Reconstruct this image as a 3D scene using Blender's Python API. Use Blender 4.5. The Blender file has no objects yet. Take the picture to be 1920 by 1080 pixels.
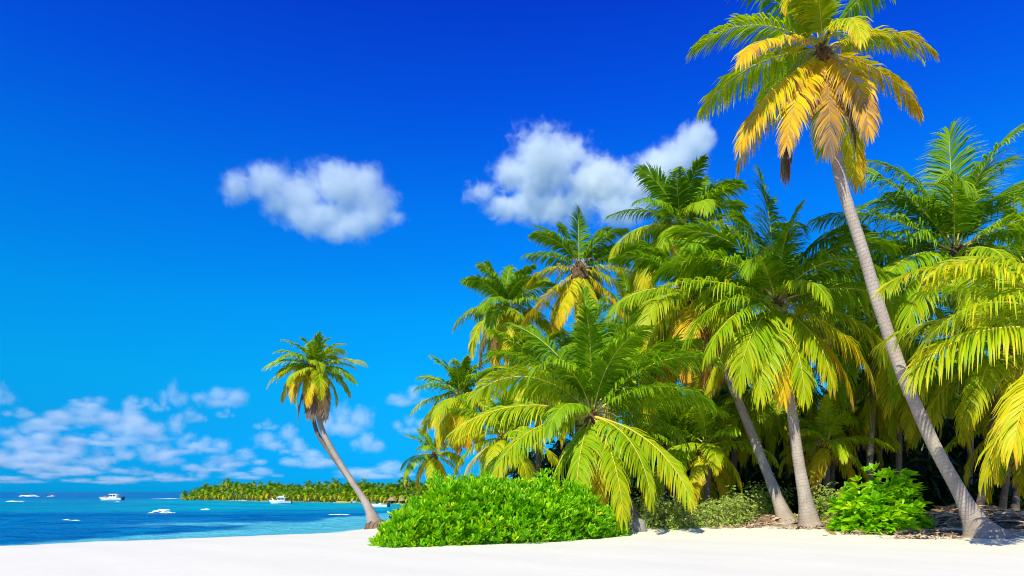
import bpy, bmesh, math, random
import numpy as np
from mathutils import Vector, Matrix
R = math.radians
sc = bpy.context.scene
COL = sc.collection

# ------------------------------------------------------------------ camera
FPX, CX, HY = 1280.0, 960.0, 922.0        # focal length, centre column and horizon row in photo pixels
CAM_Z = 2.2
cam = bpy.data.cameras.new('camera')
camo = bpy.data.objects.new('camera', cam)
COL.objects.link(camo)
camo.location = (0, 0, CAM_Z)
camo.rotation_euler = (R(90), 0, 0)
cam.sensor_width = 36
cam.lens = 24
cam.shift_y = 382 / 1920
cam.clip_start, cam.clip_end = 0.1, 30000
sc.camera = camo

# ------------------------------------------------------------------ sky and sun
TO_SUN = Vector((-0.40, -0.76, 0.74)).normalized()
SUN_EL = math.asin(TO_SUN.z)
SUN_AZ = math.atan2(TO_SUN.x, TO_SUN.y)
world = bpy.data.worlds.new("World")
sc.world = world
world.use_nodes = True
wn = world.node_tree
bgn = wn.nodes['Background']
sky = wn.nodes.new('ShaderNodeTexSky')
sky.sky_type = 'NISHITA'
sky.sun_disc = False
sky.sun_elevation = SUN_EL
sky.sun_rotation = SUN_AZ
sky.air_density, sky.dust_density, sky.ozone_density = 1.0, 0.3, 2.0
tc = wn.nodes.new('ShaderNodeTexCoord')
sep = wn.nodes.new('ShaderNodeSeparateXYZ')
wn.links.new(tc.outputs['Generated'], sep.inputs[0])
ramp = wn.nodes.new('ShaderNodeValToRGB')      # the deep clear tropical blue of the air, by elevation
TINT = [(0.0, .004, .56, 1.75), (.033, .004, .53, 1.52), (.095, .009, .65, 1.34), (.156, .007, .85, 1.46), (.244, .005, .95, 1.75),
        (.378, .006, .78, 2.15), (.491, .010, .49, 2.32), (.584, .016, .31, 2.22)]
el = ramp.color_ramp.elements
while len(el) < len(TINT):
    el.new(0.5)
for e, (p, r, g, b) in zip(el, TINT):
    e.position = p
    e.color = (r / 2.5, g / 2.5, b / 2.5, 1)
wn.links.new(sep.outputs[2], ramp.inputs[0])
mul = wn.nodes.new('ShaderNodeVectorMath'); mul.operation = 'MULTIPLY'
wn.links.new(sky.outputs[0], mul.inputs[0])
wn.links.new(ramp.outputs[0], mul.inputs[1])
sca = wn.nodes.new('ShaderNodeVectorMath'); sca.operation = 'SCALE'
sca.inputs['Scale'].default_value = 2.5
wn.links.new(mul.outputs[0], sca.inputs[0])
wn.links.new(sca.outputs[0], bgn.inputs[0])
bgn.inputs[1].default_value = 0.079

sun = bpy.data.lights.new('sun', 'SUN')
sun.energy = 5.0
sun.angle = R(0.5)
sun.color = (1.0, 0.965, 0.68)
suno = bpy.data.objects.new('sun', sun)
COL.objects.link(suno)
suno.rotation_euler = TO_SUN.to_track_quat('Z', 'Y').to_euler()

vs = sc.view_settings
vs.view_transform = 'Standard'
vs.look = 'None'
vs.exposure = 0.35
vs.gamma = 1.0
vs.use_curve_mapping = False
sc.cycles.use_denoising = True
sc.cycles.max_bounces = 8
sc.cycles.filter_width = 1.0
sc.cycles.diffuse_bounces = 4
sc.cycles.glossy_bounces = 2
sc.cycles.transmission_bounces = 4
sc.cycles.volume_bounces = 8
sc.cycles.transparent_max_bounces = 16
sc.cycles.sample_clamp_indirect = 6

# ------------------------------------------------------------------ helpers
rng = np.random.default_rng(7)
random.seed(7)


def tag(o, label=None, cat=None, group=None, kind=None):
    if label: o['label'] = label
    if cat: o['category'] = cat
    if group: o['group'] = group
    if kind: o['kind'] = kind
    return o


def link(name, me, parent=None, loc=(0, 0, 0), rz=0.0):
    o = bpy.data.objects.new(name, me)
    COL.objects.link(o)
    o.location = loc
    o.rotation_euler = (0, 0, rz)
    if parent: o.parent = parent
    return o


def empty(name, loc, label=None, cat=None, group=None, rz=0.0):
    o = link(name, None, None, loc, rz)
    o.empty_display_size = 0.2
    return tag(o, label, cat, group)


def np_mesh(name, verts, quads, mats, attrs=None, matidx=None, smooth=False):
    """one mesh from numpy arrays of vertices and quads, with per-vertex float attributes"""
    me = bpy.data.meshes.new(name)
    v = np.ascontiguousarray(verts, dtype=np.float32)
    q = np.ascontiguousarray(quads, dtype=np.int32)
    k = q.shape[1]
    me.vertices.add(len(v)); me.vertices.foreach_set('co', v.ravel())
    me.loops.add(q.size); me.loops.foreach_set('vertex_index', q.ravel())
    me.polygons.add(len(q)); me.polygons.foreach_set('loop_start', np.arange(len(q), dtype=np.int32) * k)
    if matidx is not None: me.polygons.foreach_set('material_index', np.asarray(matidx, dtype=np.int32))
    me.polygons.foreach_set('use_smooth', np.full(len(q), smooth, dtype=bool))
    for key, val in (attrs or {}).items():
        a = me.attributes.new(key, 'FLOAT', 'POINT')
        a.data.foreach_set('value', np.ascontiguousarray(val, dtype=np.float32))
    me.update(calc_edges=True)
    for m in mats: me.materials.append(m)
    return me


class Acc:
    """collects pieces of quads into one mesh"""
    def __init__(s): s.v, s.q, s.m, s.a, s.n = [], [], [], {}, 0
    def add(s, v, q, mi=0, **attrs):
        v = np.asarray(v, dtype=float).reshape(-1, 3); q = np.asarray(q, dtype=int).reshape(-1, 4)
        s.v.append(v); s.q.append(q + s.n); s.m.append(np.full(len(q), mi)); s.n += len(v)
        for k, x in attrs.items():
            s.a.setdefault(k, []).append(np.broadcast_to(np.asarray(x, dtype=float), (len(v),)))
    def build(s, name, mats, parent=None, loc=(0, 0, 0), rz=0.0, smooth=False):
        me = np_mesh(name, np.concatenate(s.v), np.concatenate(s.q), mats,
                     {k: np.concatenate(x) for k, x in s.a.items()}, np.concatenate(s.m), smooth)
        return link(name, me, parent, loc, rz)
    def tube(s, pts, rad, n=8, mi=0, cap=True, squash=1.0, **attrs):
        v, q = tube_arrays(pts, rad, n, cap, squash)
        s.add(v, q, mi, **attrs)
    def box(s, lo, hi, mi=0, top=1.0, shift=(0, 0), **attrs):
        (x0, y0, z0), (x1, y1, z1) = lo, hi
        cx, cy = (x0 + x1) / 2, (y0 + y1) / 2
        v = [(x0, y0, z0), (x1, y0, z0), (x1, y1, z0), (x0, y1, z0)]
        v += [(cx + (x - cx) * top + shift[0], cy + (y - cy) * top + shift[1], z1) for x, y, _ in v]
        s.add(v, [(0, 3, 2, 1), (4, 5, 6, 7), (0, 1, 5, 4), (1, 2, 6, 5), (2, 3, 7, 6), (3, 0, 4, 7)], mi, **attrs)


def tube_arrays(pts, rad, n=8, cap=True, squash=1.0):
    p = np.asarray(pts, dtype=float); m = len(p)
    r = np.broadcast_to(np.asarray(rad, dtype=float), (m,))
    t = np.gradient(p, axis=0); t /= np.linalg.norm(t, axis=1)[:, None] + 1e-9
    ref = np.array([0, 1, 0]) if abs(t[:, 1]).mean() < 0.8 else np.array([1, 0, 0])
    a = np.cross(ref, t); a /= np.linalg.norm(a, axis=1)[:, None] + 1e-9
    b = np.cross(t, a)
    ang = np.arange(n) * 2 * math.pi / n
    v = p[:, None] + r[:, None, None] * (np.cos(ang)[None, :, None] * a[:, None] + squash * np.sin(ang)[None, :, None] * b[:, None])
    i = np.arange(m - 1)[:, None] * n; j = np.arange(n)[None]; k = (j + 1) % n
    q = np.stack([i + j, i + k, i + n + k, i + n + j], -1).reshape(-1, 4)
    v = v.reshape(-1, 3)
    if cap and n % 2 == 0:
        for base, flip in ((0, True), ((m - 1) * n, False)):
            for c in range(1, n - 2, 2):
                f = (base, base + c, base + c + 1, base + c + 2)
                q = np.vstack([q, f[::-1] if flip else f])
    return v, q


def spline(pts, m):
    """Catmull-Rom through the points, m samples evenly spaced in length"""
    p = np.asarray(pts, dtype=float)
    if len(p) == 2:
        return p[0] + (p[1] - p[0]) * np.linspace(0, 1, m)[:, None]
    e = np.vstack([2 * p[0] - p[1], p, 2 * p[-1] - p[-2]])
    out = []
    for i in range(len(p) - 1):
        p0, p1, p2, p3 = e[i:i + 4]
        for u in np.linspace(0, 1, 24, endpoint=(i == len(p) - 2)):
            out.append(0.5 * (2 * p1 + (p2 - p0) * u + (2 * p0 - 5 * p1 + 4 * p2 - p3) * u * u + (3 * p1 - p0 - 3 * p2 + p3) * u ** 3))
    o = np.array(out)
    d = np.concatenate([[0], np.cumsum(np.linalg.norm(np.diff(o, axis=0), axis=1))])
    s = np.linspace(0, d[-1], m)
    return np.stack([np.interp(s, d, o[:, k]) for k in range(3)], 1)


def P(px, py, Y):
    """the point of depth Y that the photo shows at pixel (px, py)"""
    return np.array([(px - CX) * Y / FPX, Y, CAM_Z - (py - HY) * Y / FPX])


# ------------------------------------------------------------------ node helpers
class NT:
    def __init__(s, name):
        s.m = bpy.data.materials.new(name); s.m.use_nodes = True
        s.t = s.m.node_tree; s.t.nodes.clear()
        s.out = s.t.nodes.new('ShaderNodeOutputMaterial')
    def n(s, kind, **kw):
        nd = s.t.nodes.new('ShaderNode' + kind)
        for k, v in kw.items(): setattr(nd, k, v)
        return nd
    def put(s, sock, v):
        if isinstance(v, bpy.types.NodeSocket): s.t.links.new(v, sock)
        elif v is not None: sock.default_value = v
    def math(s, op, a, b=None, c=None, clamp=False):
        nd = s.n('Math', operation=op, use_clamp=clamp)
        for i, v in enumerate((a, b, c)): s.put(nd.inputs[i], v)
        return nd.outputs[0]
    def vmath(s, op, a, b=None):
        nd = s.n('VectorMath', operation=op)
        s.put(nd.inputs[0], a); s.put(nd.inputs[1], b)
        return nd.outputs['Value'] if op in ('LENGTH', 'DOT_PRODUCT') else nd.outputs[0]
    def attr(s, name): return s.n('Attribute', attribute_name=name).outputs['Fac']
    def noise(s, vec=None, scale=5.0, detail=3.0, rough=0.5, dist=0.0, out='Fac'):
        nd = s.n('TexNoise')
        if vec is not None: s.put(nd.inputs['Vector'], vec)
        nd.inputs['Scale'].default_value = scale; nd.inputs['Detail'].default_value = detail
        nd.inputs['Roughness'].default_value = rough; nd.inputs['Distortion'].default_value = dist
        return nd.outputs[out]
    def coord(s, which='Object', scale=None):
        o = s.n('TexCoord').outputs[which]
        if scale:
            mp = s.n('Mapping'); s.put(mp.inputs['Vector'], o); mp.inputs['Scale'].default_value = scale
            o = mp.outputs[0]
        return o
    def pos(s, scale=None):
        o = s.n('NewGeometry').outputs['Position']
        if scale:
            mp = s.n('Mapping'); s.put(mp.inputs['Vector'], o); mp.inputs['Scale'].default_value = scale
            o = mp.outputs[0]
        return o
    def ramp(s, fac, stops, mode='LINEAR'):
        nd = s.n('ValToRGB'); cr = nd.color_ramp; cr.interpolation = mode
        while len(cr.elements) < len(stops): cr.elements.new(0.5)
        for e, (p, c) in zip(cr.elements, stops):
            e.position = p; e.color = (*c, 1) if len(c) == 3 else c
        s.put(nd.inputs[0], fac)
        return nd.outputs[0]
    def mix(s, fac, a, b, mode='MIX'):
        nd = s.n('Mix', data_type='RGBA', blend_type=mode)
        s.put(nd.inputs['Factor'], fac)
        for key, v in ((6, a), (7, b)):
            s.put(nd.inputs[key], (*v, 1) if isinstance(v, tuple) and len(v) == 3 else v)
        return nd.outputs[2]
    def smooth(s, v, a, b):
        nd = s.n('MapRange', interpolation_type='SMOOTHSTEP')
        s.put(nd.inputs[0], v); nd.inputs[1].default_value = a; nd.inputs[2].default_value = b
        return nd.outputs[0]
    def bump(s, h, strength=0.4, dist=0.05):
        nd = s.n('Bump'); s.put(nd.inputs['Height'], h)
        nd.inputs['Strength'].default_value = strength; nd.inputs['Distance'].default_value = dist
        return nd.outputs[0]
    def pbr(s, col, rough=0.7, spec=0.3, normal=None, **kw):
        nd = s.n('BsdfPrincipled')
        s.put(nd.inputs['Base Color'], (*col, 1) if isinstance(col, tuple) else col)
        s.put(nd.inputs['Roughness'], rough); nd.inputs['Specular IOR Level'].default_value = spec
        if normal is not None: s.put(nd.inputs['Normal'], normal)
        for k, v in kw.items(): s.put(nd.inputs[k], v)
        return nd.outputs[0]
    def done(s, surf=None, vol=None):
        if surf is not None: s.t.links.new(surf, s.out.inputs['Surface'])
        if vol is not None: s.t.links.new(vol, s.out.inputs['Volume'])
        return s.m


def leaf_shader(T, col, rough=0.4, spec=0.4, trans=0.3, tint=(1.25, 1.15, 0.6)):
    p = T.pbr(col, rough, spec)
    tr = T.n('BsdfTranslucent')
    T.put(tr.inputs[0], T.mix(1.0, col, tint, 'MULTIPLY'))
    mx = T.n('MixShader'); mx.inputs[0].default_value = trans
    T.t.links.new(p, mx.inputs[1]); T.t.links.new(tr.outputs[0], mx.inputs[2])
    return mx.outputs[0]


def simple(name, col, rough=0.5, spec=0.4, vary=0.15, scale=6.0, **kw):
    T = NT(name)
    nz = T.noise(T.coord('Object'), scale, 4)
    d = tuple(c * (1 - vary) for c in col); l = tuple(min(1, c * (1 + vary)) for c in col)
    return T.done(T.pbr(T.mix(nz, d, l), rough, spec, **kw))


# ------------------------------------------------------------------ materials
FROND_STOPS = [(0.0, (.075, .19, .005)), (.16, (.165, .35, .005)), (.32, (.29, .48, .006)), (.48, (.44, .52, .008)),
               (.64, (.74, .62, .012)), (.78, (.72, .42, .020)), (.90, (.42, .23, .07)), (1.0, (.28, .20, .14))]


def frond_material(name, per_vertex=False):
    T = NT(name)
    if per_vertex: age = T.attr('age')
    else:
        sp = T.n('SeparateColor'); T.put(sp.inputs[0], T.n('ObjectInfo').outputs['Color']); age = sp.outputs[0]
    u, s, r = T.attr('u'), T.attr('s'), T.attr('rnd')
    patch = T.noise(T.coord('Object'), 1.3, 2)
    f = T.math('ADD', age, T.math('MULTIPLY', T.math('SUBTRACT', r, 0.5), 0.19))
    f = T.math('ADD', f, T.math('MULTIPLY', T.math('SUBTRACT', patch, 0.5), 0.18))
    tip = T.smooth(T.math('ADD', u, T.math('MULTIPLY', T.math('SUBTRACT', r, .5), .5)), 0.62, 1.05)
    f = T.math('ADD', f, T.math('MULTIPLY', tip, T.math('MULTIPLY', age, 0.34)))
    f = T.math('ADD', f, T.math('MULTIPLY', T.math('MULTIPLY', s, s), T.math('MULTIPLY', age, 0.22)))
    col = T.ramp(T.math('MAXIMUM', f, 0.0), FROND_STOPS)
    return T.done(leaf_shader(T, col, 0.45, 0.22, 0.47))


def midrib_material():
    T = NT('midrib')
    sp = T.n('SeparateColor'); T.put(sp.inputs[0], T.n('ObjectInfo').outputs['Color'])
    nz = T.noise(T.coord('Object'), 9, 3)
    f = T.math('ADD', sp.outputs[0], T.math('MULTIPLY', T.math('SUBTRACT', nz, .5), .3))
    col = T.ramp(f, [(0.0, (.30, .36, .05)), (.4, (.55, .50, .06)), (.7, (.62, .42, .06)), (.9, (.40, .22, .09)), (1.0, (.26, .18, .12))])
    return T.done(T.pbr(col, .42, .4))


def trunk_material(name='palm_bark', dark=(.22, .175, .155), light=(.50, .415, .365)):
    T = NT(name)
    co = T.coord('Object')
    v = T.attr('v')
    big = T.noise(co, 1.1, 4, .6)
    fine = T.noise(T.coord('Object', (14, 14, 5)), 2.2, 6, .65)
    wob = T.math('ADD', v, T.math('MULTIPLY', T.noise(co, 3.0, 2), .10))
    ring = T.math('PINGPONG', T.math('MULTIPLY', wob, 8.0), 0.5)            # leaf scars, about one every 12 cm
    groove = T.smooth(ring, 0.22, 0.0)
    cracks = T.smooth(T.noise(T.coord('Object', (20, 20, 2.5)), 1.6, 5, .7), .60, .70)
    f = T.math('ADD', T.math('MULTIPLY', big, .55), T.math('MULTIPLY', fine, .6))
    col = T.mix(T.smooth(f, .30, .85), dark, light)
    col = T.mix(T.math('MULTIPLY', T.math('MULTIPLY', groove, T.smooth(big, .40, .7)), .30), col, tuple(c * .40 for c in dark))
    col = T.mix(T.math('MULTIPLY', cracks, .75), col, tuple(c * .35 for c in dark))
    low = T.smooth(v, 1.2, 0.0)
    col = T.mix(T.math('MULTIPLY', low, .35), col, (.30, .21, .15))
    h = T.math('ADD', T.math('MULTIPLY', fine, .6), T.math('MULTIPLY', groove, -.35))
    return T.done(T.pbr(col, .85, .15, T.bump(h, .6, .025)))


M = {}
M['frond'] = frond_material('palm_leaflets')
M['far_frond'] = frond_material('far_palm_leaflets', True)
M['midrib'] = midrib_material()
M['bark'] = trunk_material()
M['bark_shaded'] = trunk_material('palm_bark_shaded', (.09, .07, .055), (.24, .19, .155))  # darker copy of the bark, with shade put into its colour
M['fibre'] = simple('palm_fibre', (.14, .085, .045), .9, .1, .6, 16)
M['fibre_pale'] = simple('dry_sheath', (.36, .23, .13), .8, .15, .4, 9)
M['coconut'] = simple('coconut_husk', (.34, .30, .05), .5, .35, .35, 5)
M['coconut_brown'] = simple('coconut_brown', (.30, .17, .06), .6, .3, .35, 5)


def foliage_material(name, stops, rough=.38, spec=.4, trans=.28):
    T = NT(name)
    r = T.attr('rnd')
    nz = T.noise(T.pos(), 1.6, 2)
    u = T.attr('u')
    f = T.math('ADD', r, T.math('MULTIPLY', T.math('SUBTRACT', nz, .5), .45))
    f = T.math('ADD', f, T.math('MULTIPLY', T.math('SUBTRACT', u, .5), .10))
    return T.done(leaf_shader(T, T.ramp(f, stops), rough, spec, trans))


M['bush'] = foliage_material('seagrape_leaves', [(0, (.09, .36, .003)), (.35, (.20, .56, .003)), (.72, (.36, .68, .004)), (.88, (.52, .68, .008)), (1, (.72, .66, .03))], .42, .3, .38)
M['hedge'] = foliage_material('coastal_scrub_leaves', [(0, (.18, .30, .04)), (.5, (.42, .54, .11)), (.85, (.62, .68, .20)), (1, (.68, .66, .26))], .55, .25, .35)
M['broad'] = foliage_material('broad_leaves', [(0, (.12, .40, .003)), (.4, (.25, .58, .003)), (.8, (.46, .72, .006)), (1, (.74, .78, .02))], .36, .35, .50)
M['fine_green'] = foliage_material('fine_shrub_leaves', [(0, (.10, .28, .01)), (.6, (.24, .48, .02)), (1, (.42, .58, .05))])
M['under'] = foliage_material('undergrowth_leaves_shaded', [(0, (.012, .035, .006)), (.6, (.03, .075, .010)), (1, (.07, .12, .015))], .5, .25)  # near-black leaves: the shade under the canopy is put into the colour
M['farwood'] = foliage_material('far_scrub_leaves', [(0, (.03, .10, .015)), (.6, (.07, .19, .02)), (1, (.18, .27, .03))], .6, .2)
M['stem'] = simple('woody_stem', (.16, .11, .07), .85, .15, .4, 12)
M['litter'] = foliage_material('dry_litter', [(0, (.18, .12, .08)), (.45, (.42, .29, .20)), (.8, (.60, .46, .34)), (1, (.62, .32, .16))], .8, .15, .08)
M['rock'] = simple('grey_stone', (.26, .245, .235), .9, .2, .4, 7)
M['root'] = simple('root_mass', (.20, .135, .10), .95, .1, .5, 22)
M['white_paint'] = simple('white_gelcoat', (.82, .83, .84), .25, .5, .03, 2)
M['teal_glass'] = simple('tinted_boat_glass', (.05, .16, .20), .12, .6, .1, 2)
M['dark_glass'] = simple('dark_boat_glass', (.02, .05, .08), .12, .6, .1, 2)
M['black'] = simple('black_engine_plastic', (.012, .013, .018), .4, .4, .2, 3)
M['metal'] = simple('steel_rail', (.55, .56, .58), .3, .6, .05, 3, Metallic=.8)
M['yellow_paint'] = simple('yellow_boat_paint', (.62, .44, .12), .5, .3, .12, 4)
M['red_cloth'] = simple('red_vest', (.62, .03, .04), .7, .2, .15, 8)
M['skin'] = simple('skin', (.42, .25, .17), .6, .3, .08, 8)
M['hair'] = simple('dark_hair', (.03, .02, .015), .6, .3, .2, 20)
M['navy_cloth'] = simple('navy_shorts', (.03, .05, .14), .8, .2, .15, 8)
M['thatch'] = simple('palm_thatch', (.30, .23, .17), .95, .1, .4, 9)
M['foam'] = simple('white_foam', (.86, .90, .94), .7, .2, .04, 3)

# ------------------------------------------------------------------ shoreline, ground and sea
LAND = np.array([(-300, -60), (-90, -4), (-60, 6), (-38, 17), (-26, 23.5), (-22.4, 25.2), (-19.9, 26.6), (-15.4, 30), (-11.8, 32.7), (-9.9, 34.4),
                 (-9.4, 36.2), (-9.2, 38), (-8.8, 39.5), (-7.6, 41.5), (-6.5, 46), (-5, 52), (-1, 62), (10, 76), (20, 88), (24, 98), (10, 108), (-6, 114), (-19, 121),
                 (-28, 132), (-40, 143), (-56, 157), (-72, 172), (-86, 186), (-91, 193), (-92, 200), (-82, 214), (-40, 262), (60, 420), (900, 420),
                 (900, -60)], dtype=float)


def shore(x, y):
    """signed distance to the waterline, positive on land"""
    x = np.asarray(x, dtype=float); y = np.asarray(y, dtype=float)
    d = np.full(x.shape, 1e9); inside = np.zeros(x.shape, dtype=bool)
    n = len(LAND)
    for i in range(n):
        (ax, ay), (bx, by) = LAND[i], LAND[(i + 1) % n]
        ex, ey = bx - ax, by - ay
        t = np.clip(((x - ax) * ex + (y - ay) * ey) / (ex * ex + ey * ey), 0, 1)
        d = np.minimum(d, np.hypot(x - ax - t * ex, y - ay - t * ey))
        if ey != 0:
            c = ((ay > y) != (by > y)) & (x < ex * (y - ay) / ey + ax)
            inside ^= c
    return np.where(inside, d, -d)


def sst(v, a, b):
    t = np.clip((v - a) / (b - a), 0, 1)
    return t * t * (3 - 2 * t)


def ground(x, y):
    x = np.asarray(x, dtype=float); y = np.asarray(y, dtype=float)
    s = shore(x, y)
    far = sst(y, 70, 100)
    top = 0.72 * (1 - far) + 0.32 * far
    land = top * (1 - np.exp(-np.maximum(s, 0) / (6.0 - 3.5 * far)))
    z = np.where(s > 0, land, -0.09 * np.maximum(-s, 0) ** 0.9)
    z = np.maximum(z, -4)
    z = z + 0.30 * sst(y, 21, 30) * sst(x, 1, 5) * (1 - far)
    z = z + 0.50 * np.exp(-(((x + 6.35) / .75) ** 2 + ((y - 38.5) / 1.0) ** 2))            # sand heaped round the leaning palm's roots
    near = sst(s, 0.3, 3) * (1 - far)
    z = z + near * (0.018 * np.sin(x * 1.3 + 0.6 * y) * np.sin(y * 0.9 - x * .3) + 0.010 * np.sin(3.1 * x + 1.1) * np.sin(2.7 * y))
    z = z + 0.03 * np.sin(x * 0.9 + 2.0 * np.sin(y * .35)) * np.exp(-(s - 1.0) ** 2 / 2) * (1 - far)
    return z


def at(px, py):
    """where the ray through photo pixel (px, py) meets the ground"""
    Y = np.concatenate([np.arange(6, 60, .02), np.arange(60, 400, .1)])
    x = (px - CX) * Y / FPX
    z = CAM_Z - (py - HY) * Y / FPX
    hit = np.nonzero(z <= ground(x, Y))[0]
    i = hit[0] if len(hit) else len(Y) - 1
    return np.array([x[i], Y[i], float(ground(x[i], Y[i]))])


def gz(x, y): return float(ground(np.array([x]), np.array([y]))[0])


def grid(xs, ys):
    X, Y = np.meshgrid(xs, ys)
    n, m = len(ys), len(xs)
    i = np.arange(n - 1)[:, None] * m; j = np.arange(m - 1)[None]
    q = np.stack([i + j, i + j + 1, i + m + j + 1, i + m + j], -1).reshape(-1, 4)
    return X.ravel(), Y.ravel(), q


xs = np.concatenate([[-9000, -4000, -1800, -900, -500, -300, -200, -150, -120], np.arange(-104, -40, 1.6), np.arange(-40, 26, .4), np.arange(26, 60, 2),
                     np.arange(60, 160, 10), [200, 300, 500, 900, 1800, 4000, 9000]])
ys = np.concatenate([[-400, -150, -60, -30, -15], np.arange(-8, 6, 1.5), np.arange(6, 56, .4), np.arange(56, 216, 1.6), np.arange(220, 420, 20), [430, 500, 700, 1200, 2500, 5000, 9000]])
X, Y, Q = grid(xs, ys)
Z = ground(X, Y)


def sand_material():
    T = NT('coral_sand')
    ps = T.pos()
    a = T.noise(ps, .35, 4, .6)
    b = T.noise(ps, 14, 6, .7)
    col = T.mix(T.smooth(a, .3, .7), (.715, .678, .585), (.735, .698, .605))
    spk = T.smooth(T.noise(ps, 55, 2, .5), .70, .76)                       # bits of leaf and shell
    inland = T.attr('veg')
    col = T.mix(T.math('MULTIPLY', spk, T.math('MULTIPLY', inland, .8)), col, (.20, .13, .08))
    dirt = T.smooth(T.math('ADD', T.noise(ps, 1.2, 5, .7), T.math('MULTIPLY', inland, .5)), .78, 1.02)
    col = T.mix(T.math('MULTIPLY', dirt, .75), col, (.22, .16, .11))
    wet = T.attr('wet')
    col = T.mix(T.math('MULTIPLY', wet, .35), col, (.62, .58, .50))
    h = T.math('ADD', T.math('MULTIPLY', b, .35), T.noise(ps, 2.6, 4, .6))
    return T.done(T.pbr(col, .95, .1, T.bump(h, .22, .05)))


S_ = shore(X, Y)
vegline = np.interp(X, [-6, -2, 3, 4.5, 7, 11, 13, 16, 20], [60, 42, 27.5, 26.5, 24.8, 24.0, 22.2, 20.6, 20])
veg = sst(Y - vegline, -0.6, 2.5) * sst(X, -3, 2) * (1 - sst(Y, 60, 90))
wet = sst(S_, .7, -.2)
gme = np_mesh('sand', np.stack([X, Y, Z], 1), Q, [sand_material()], {'veg': veg, 'wet': wet}, smooth=True)
tag(link('sand', gme), 'white coral sand beach sloping gently to the sea', 'beach', kind='structure')

xs2 = np.concatenate([[-9000, -4000, -1800, -900, -500, -300, -200], np.arange(-150, -60, 3), np.arange(-60, 10, .5), np.arange(10, 60, 4), [80, 150, 400, 1000, 3000, 9000]])
ys2 = np.concatenate([[-400, -100, -30], np.arange(-10, 20, 2), np.arange(20, 60, .4), np.arange(60, 130, 1.0), np.arange(130, 300, 3), np.arange(300, 600, 20), [700, 900, 1200, 1800, 2600, 4000, 6000, 9000]])
X, Y, Q = grid(xs2, ys2)
S = -shore(X, Y)
wid = np.interp(X, [-30, -22, -18.5, -15, -12, -9], [1.4, 2.2, 5.5, 9.0, 15.0, 17.0])
wob = 1.2 * np.sin(X * .35 + .9 * np.sin(Y * .22)) + .8 * np.sin(Y * .5 + X * .12)
bar = np.exp(-((Y - 46.5) / 3.2) ** 2) * sst(X, -27, -22) * sst(X, -5, -9)                  # the long pale sandbar
shal = np.maximum(sst(wid + wob - S, -1.5, 2.0), bar) * (1 - sst(Y, 70, 90))
shal = shal * (1 - .75 * np.exp(-((Y - 39.5 - .12 * (X + 18)) / 1.5) ** 2) * sst(X, -14.0, -17))
turq = sst(Y, 66, 80) * (1 - sst(Y, 150, 260)) * (.55 + .45 * sst(X / Y, -.62, -.45))
deep = sst(Y, 330, 900)
edge = sst(.5 - S, 0, .5)


def sea_material():
    T = NT('tropical_sea')
    sh, tq, dp = T.attr('shallow'), T.attr('turq'), T.attr('deep')
    st1 = T.noise(T.pos((.018, .11, 1)), 1, 5, .62)
    st2 = T.noise(T.pos((.09, .55, 1)), 1, 5, .65)
    st3 = T.noise(T.pos((.004, .03, 1)), 1, 4, .6)
    col = T.mix(T.smooth(st2, .34, .66), (.0005, .10, .31), (.001, .19, .43))
    col = T.mix(T.math('MULTIPLY', tq, T.smooth(st1, .30, .54)), col, (.001, .38, .44))
    col = T.mix(T.math('MULTIPLY', dp, .8), col, T.mix(T.smooth(st3, .35, .65), (.0005, .085, .25), (.001, .17, .34)))
    reef = T.math('MULTIPLY', T.smooth(st1, .50, .66), T.math('SUBTRACT', 1.0, T.math('MULTIPLY', dp, .6)))
    col = T.mix(T.math('MULTIPLY', reef, .5), col, (.0005, .075, .24))
    f = T.math('MULTIPLY', sh, T.smooth(T.math('ADD', st2, T.math('MULTIPLY', sh, .35)), .32, .62))
    col = T.mix(T.math('MULTIPLY', f, .92), col, T.mix(st2, (.04, .38, .50), (.15, .56, .62)))
    col = T.mix(T.attr('edge'), col, (.62, .72, .72))
    w1 = T.noise(T.pos((.55, 1.3, 1)), 1, 5, .6)
    w2 = T.noise(T.pos((3.2, 6.5, 1)), 1, 4, .6)
    h = T.math('ADD', w1, T.math('MULTIPLY', w2, .35))
    return T.done(T.pbr(col, .30, .06, T.bump(h, .9, .6), IOR=1.33))


calm = sst(S, .3, 5)
chop = (.045 * np.sin(.55 * X + 2.1 * Y + 1.7 * np.sin(.31 * X)) + .035 * np.sin(-.9 * X + 2.9 * Y + 1.3 * np.sin(.5 * Y)) + .03 * np.sin(1.7 * X + 1.9 * Y)) * (1 - sst(Y, 60, 90))
chop = chop + .07 * np.sin(.25 * X + 1.05 * Y + 2 * np.sin(.11 * X)) * sst(Y, 55, 80) * (1 - sst(Y, 120, 160)) + .04 * np.sin(.4 * Y + .13 * X)
sme = np_mesh('sea', np.stack([X, Y, chop * calm], 1), Q, [sea_material()],
              {'shallow': shal, 'turq': turq, 'deep': deep, 'edge': edge}, smooth=True)
tag(link('sea', sme), 'blue and turquoise sea with dark reef patches', 'sea', kind='structure')

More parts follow.
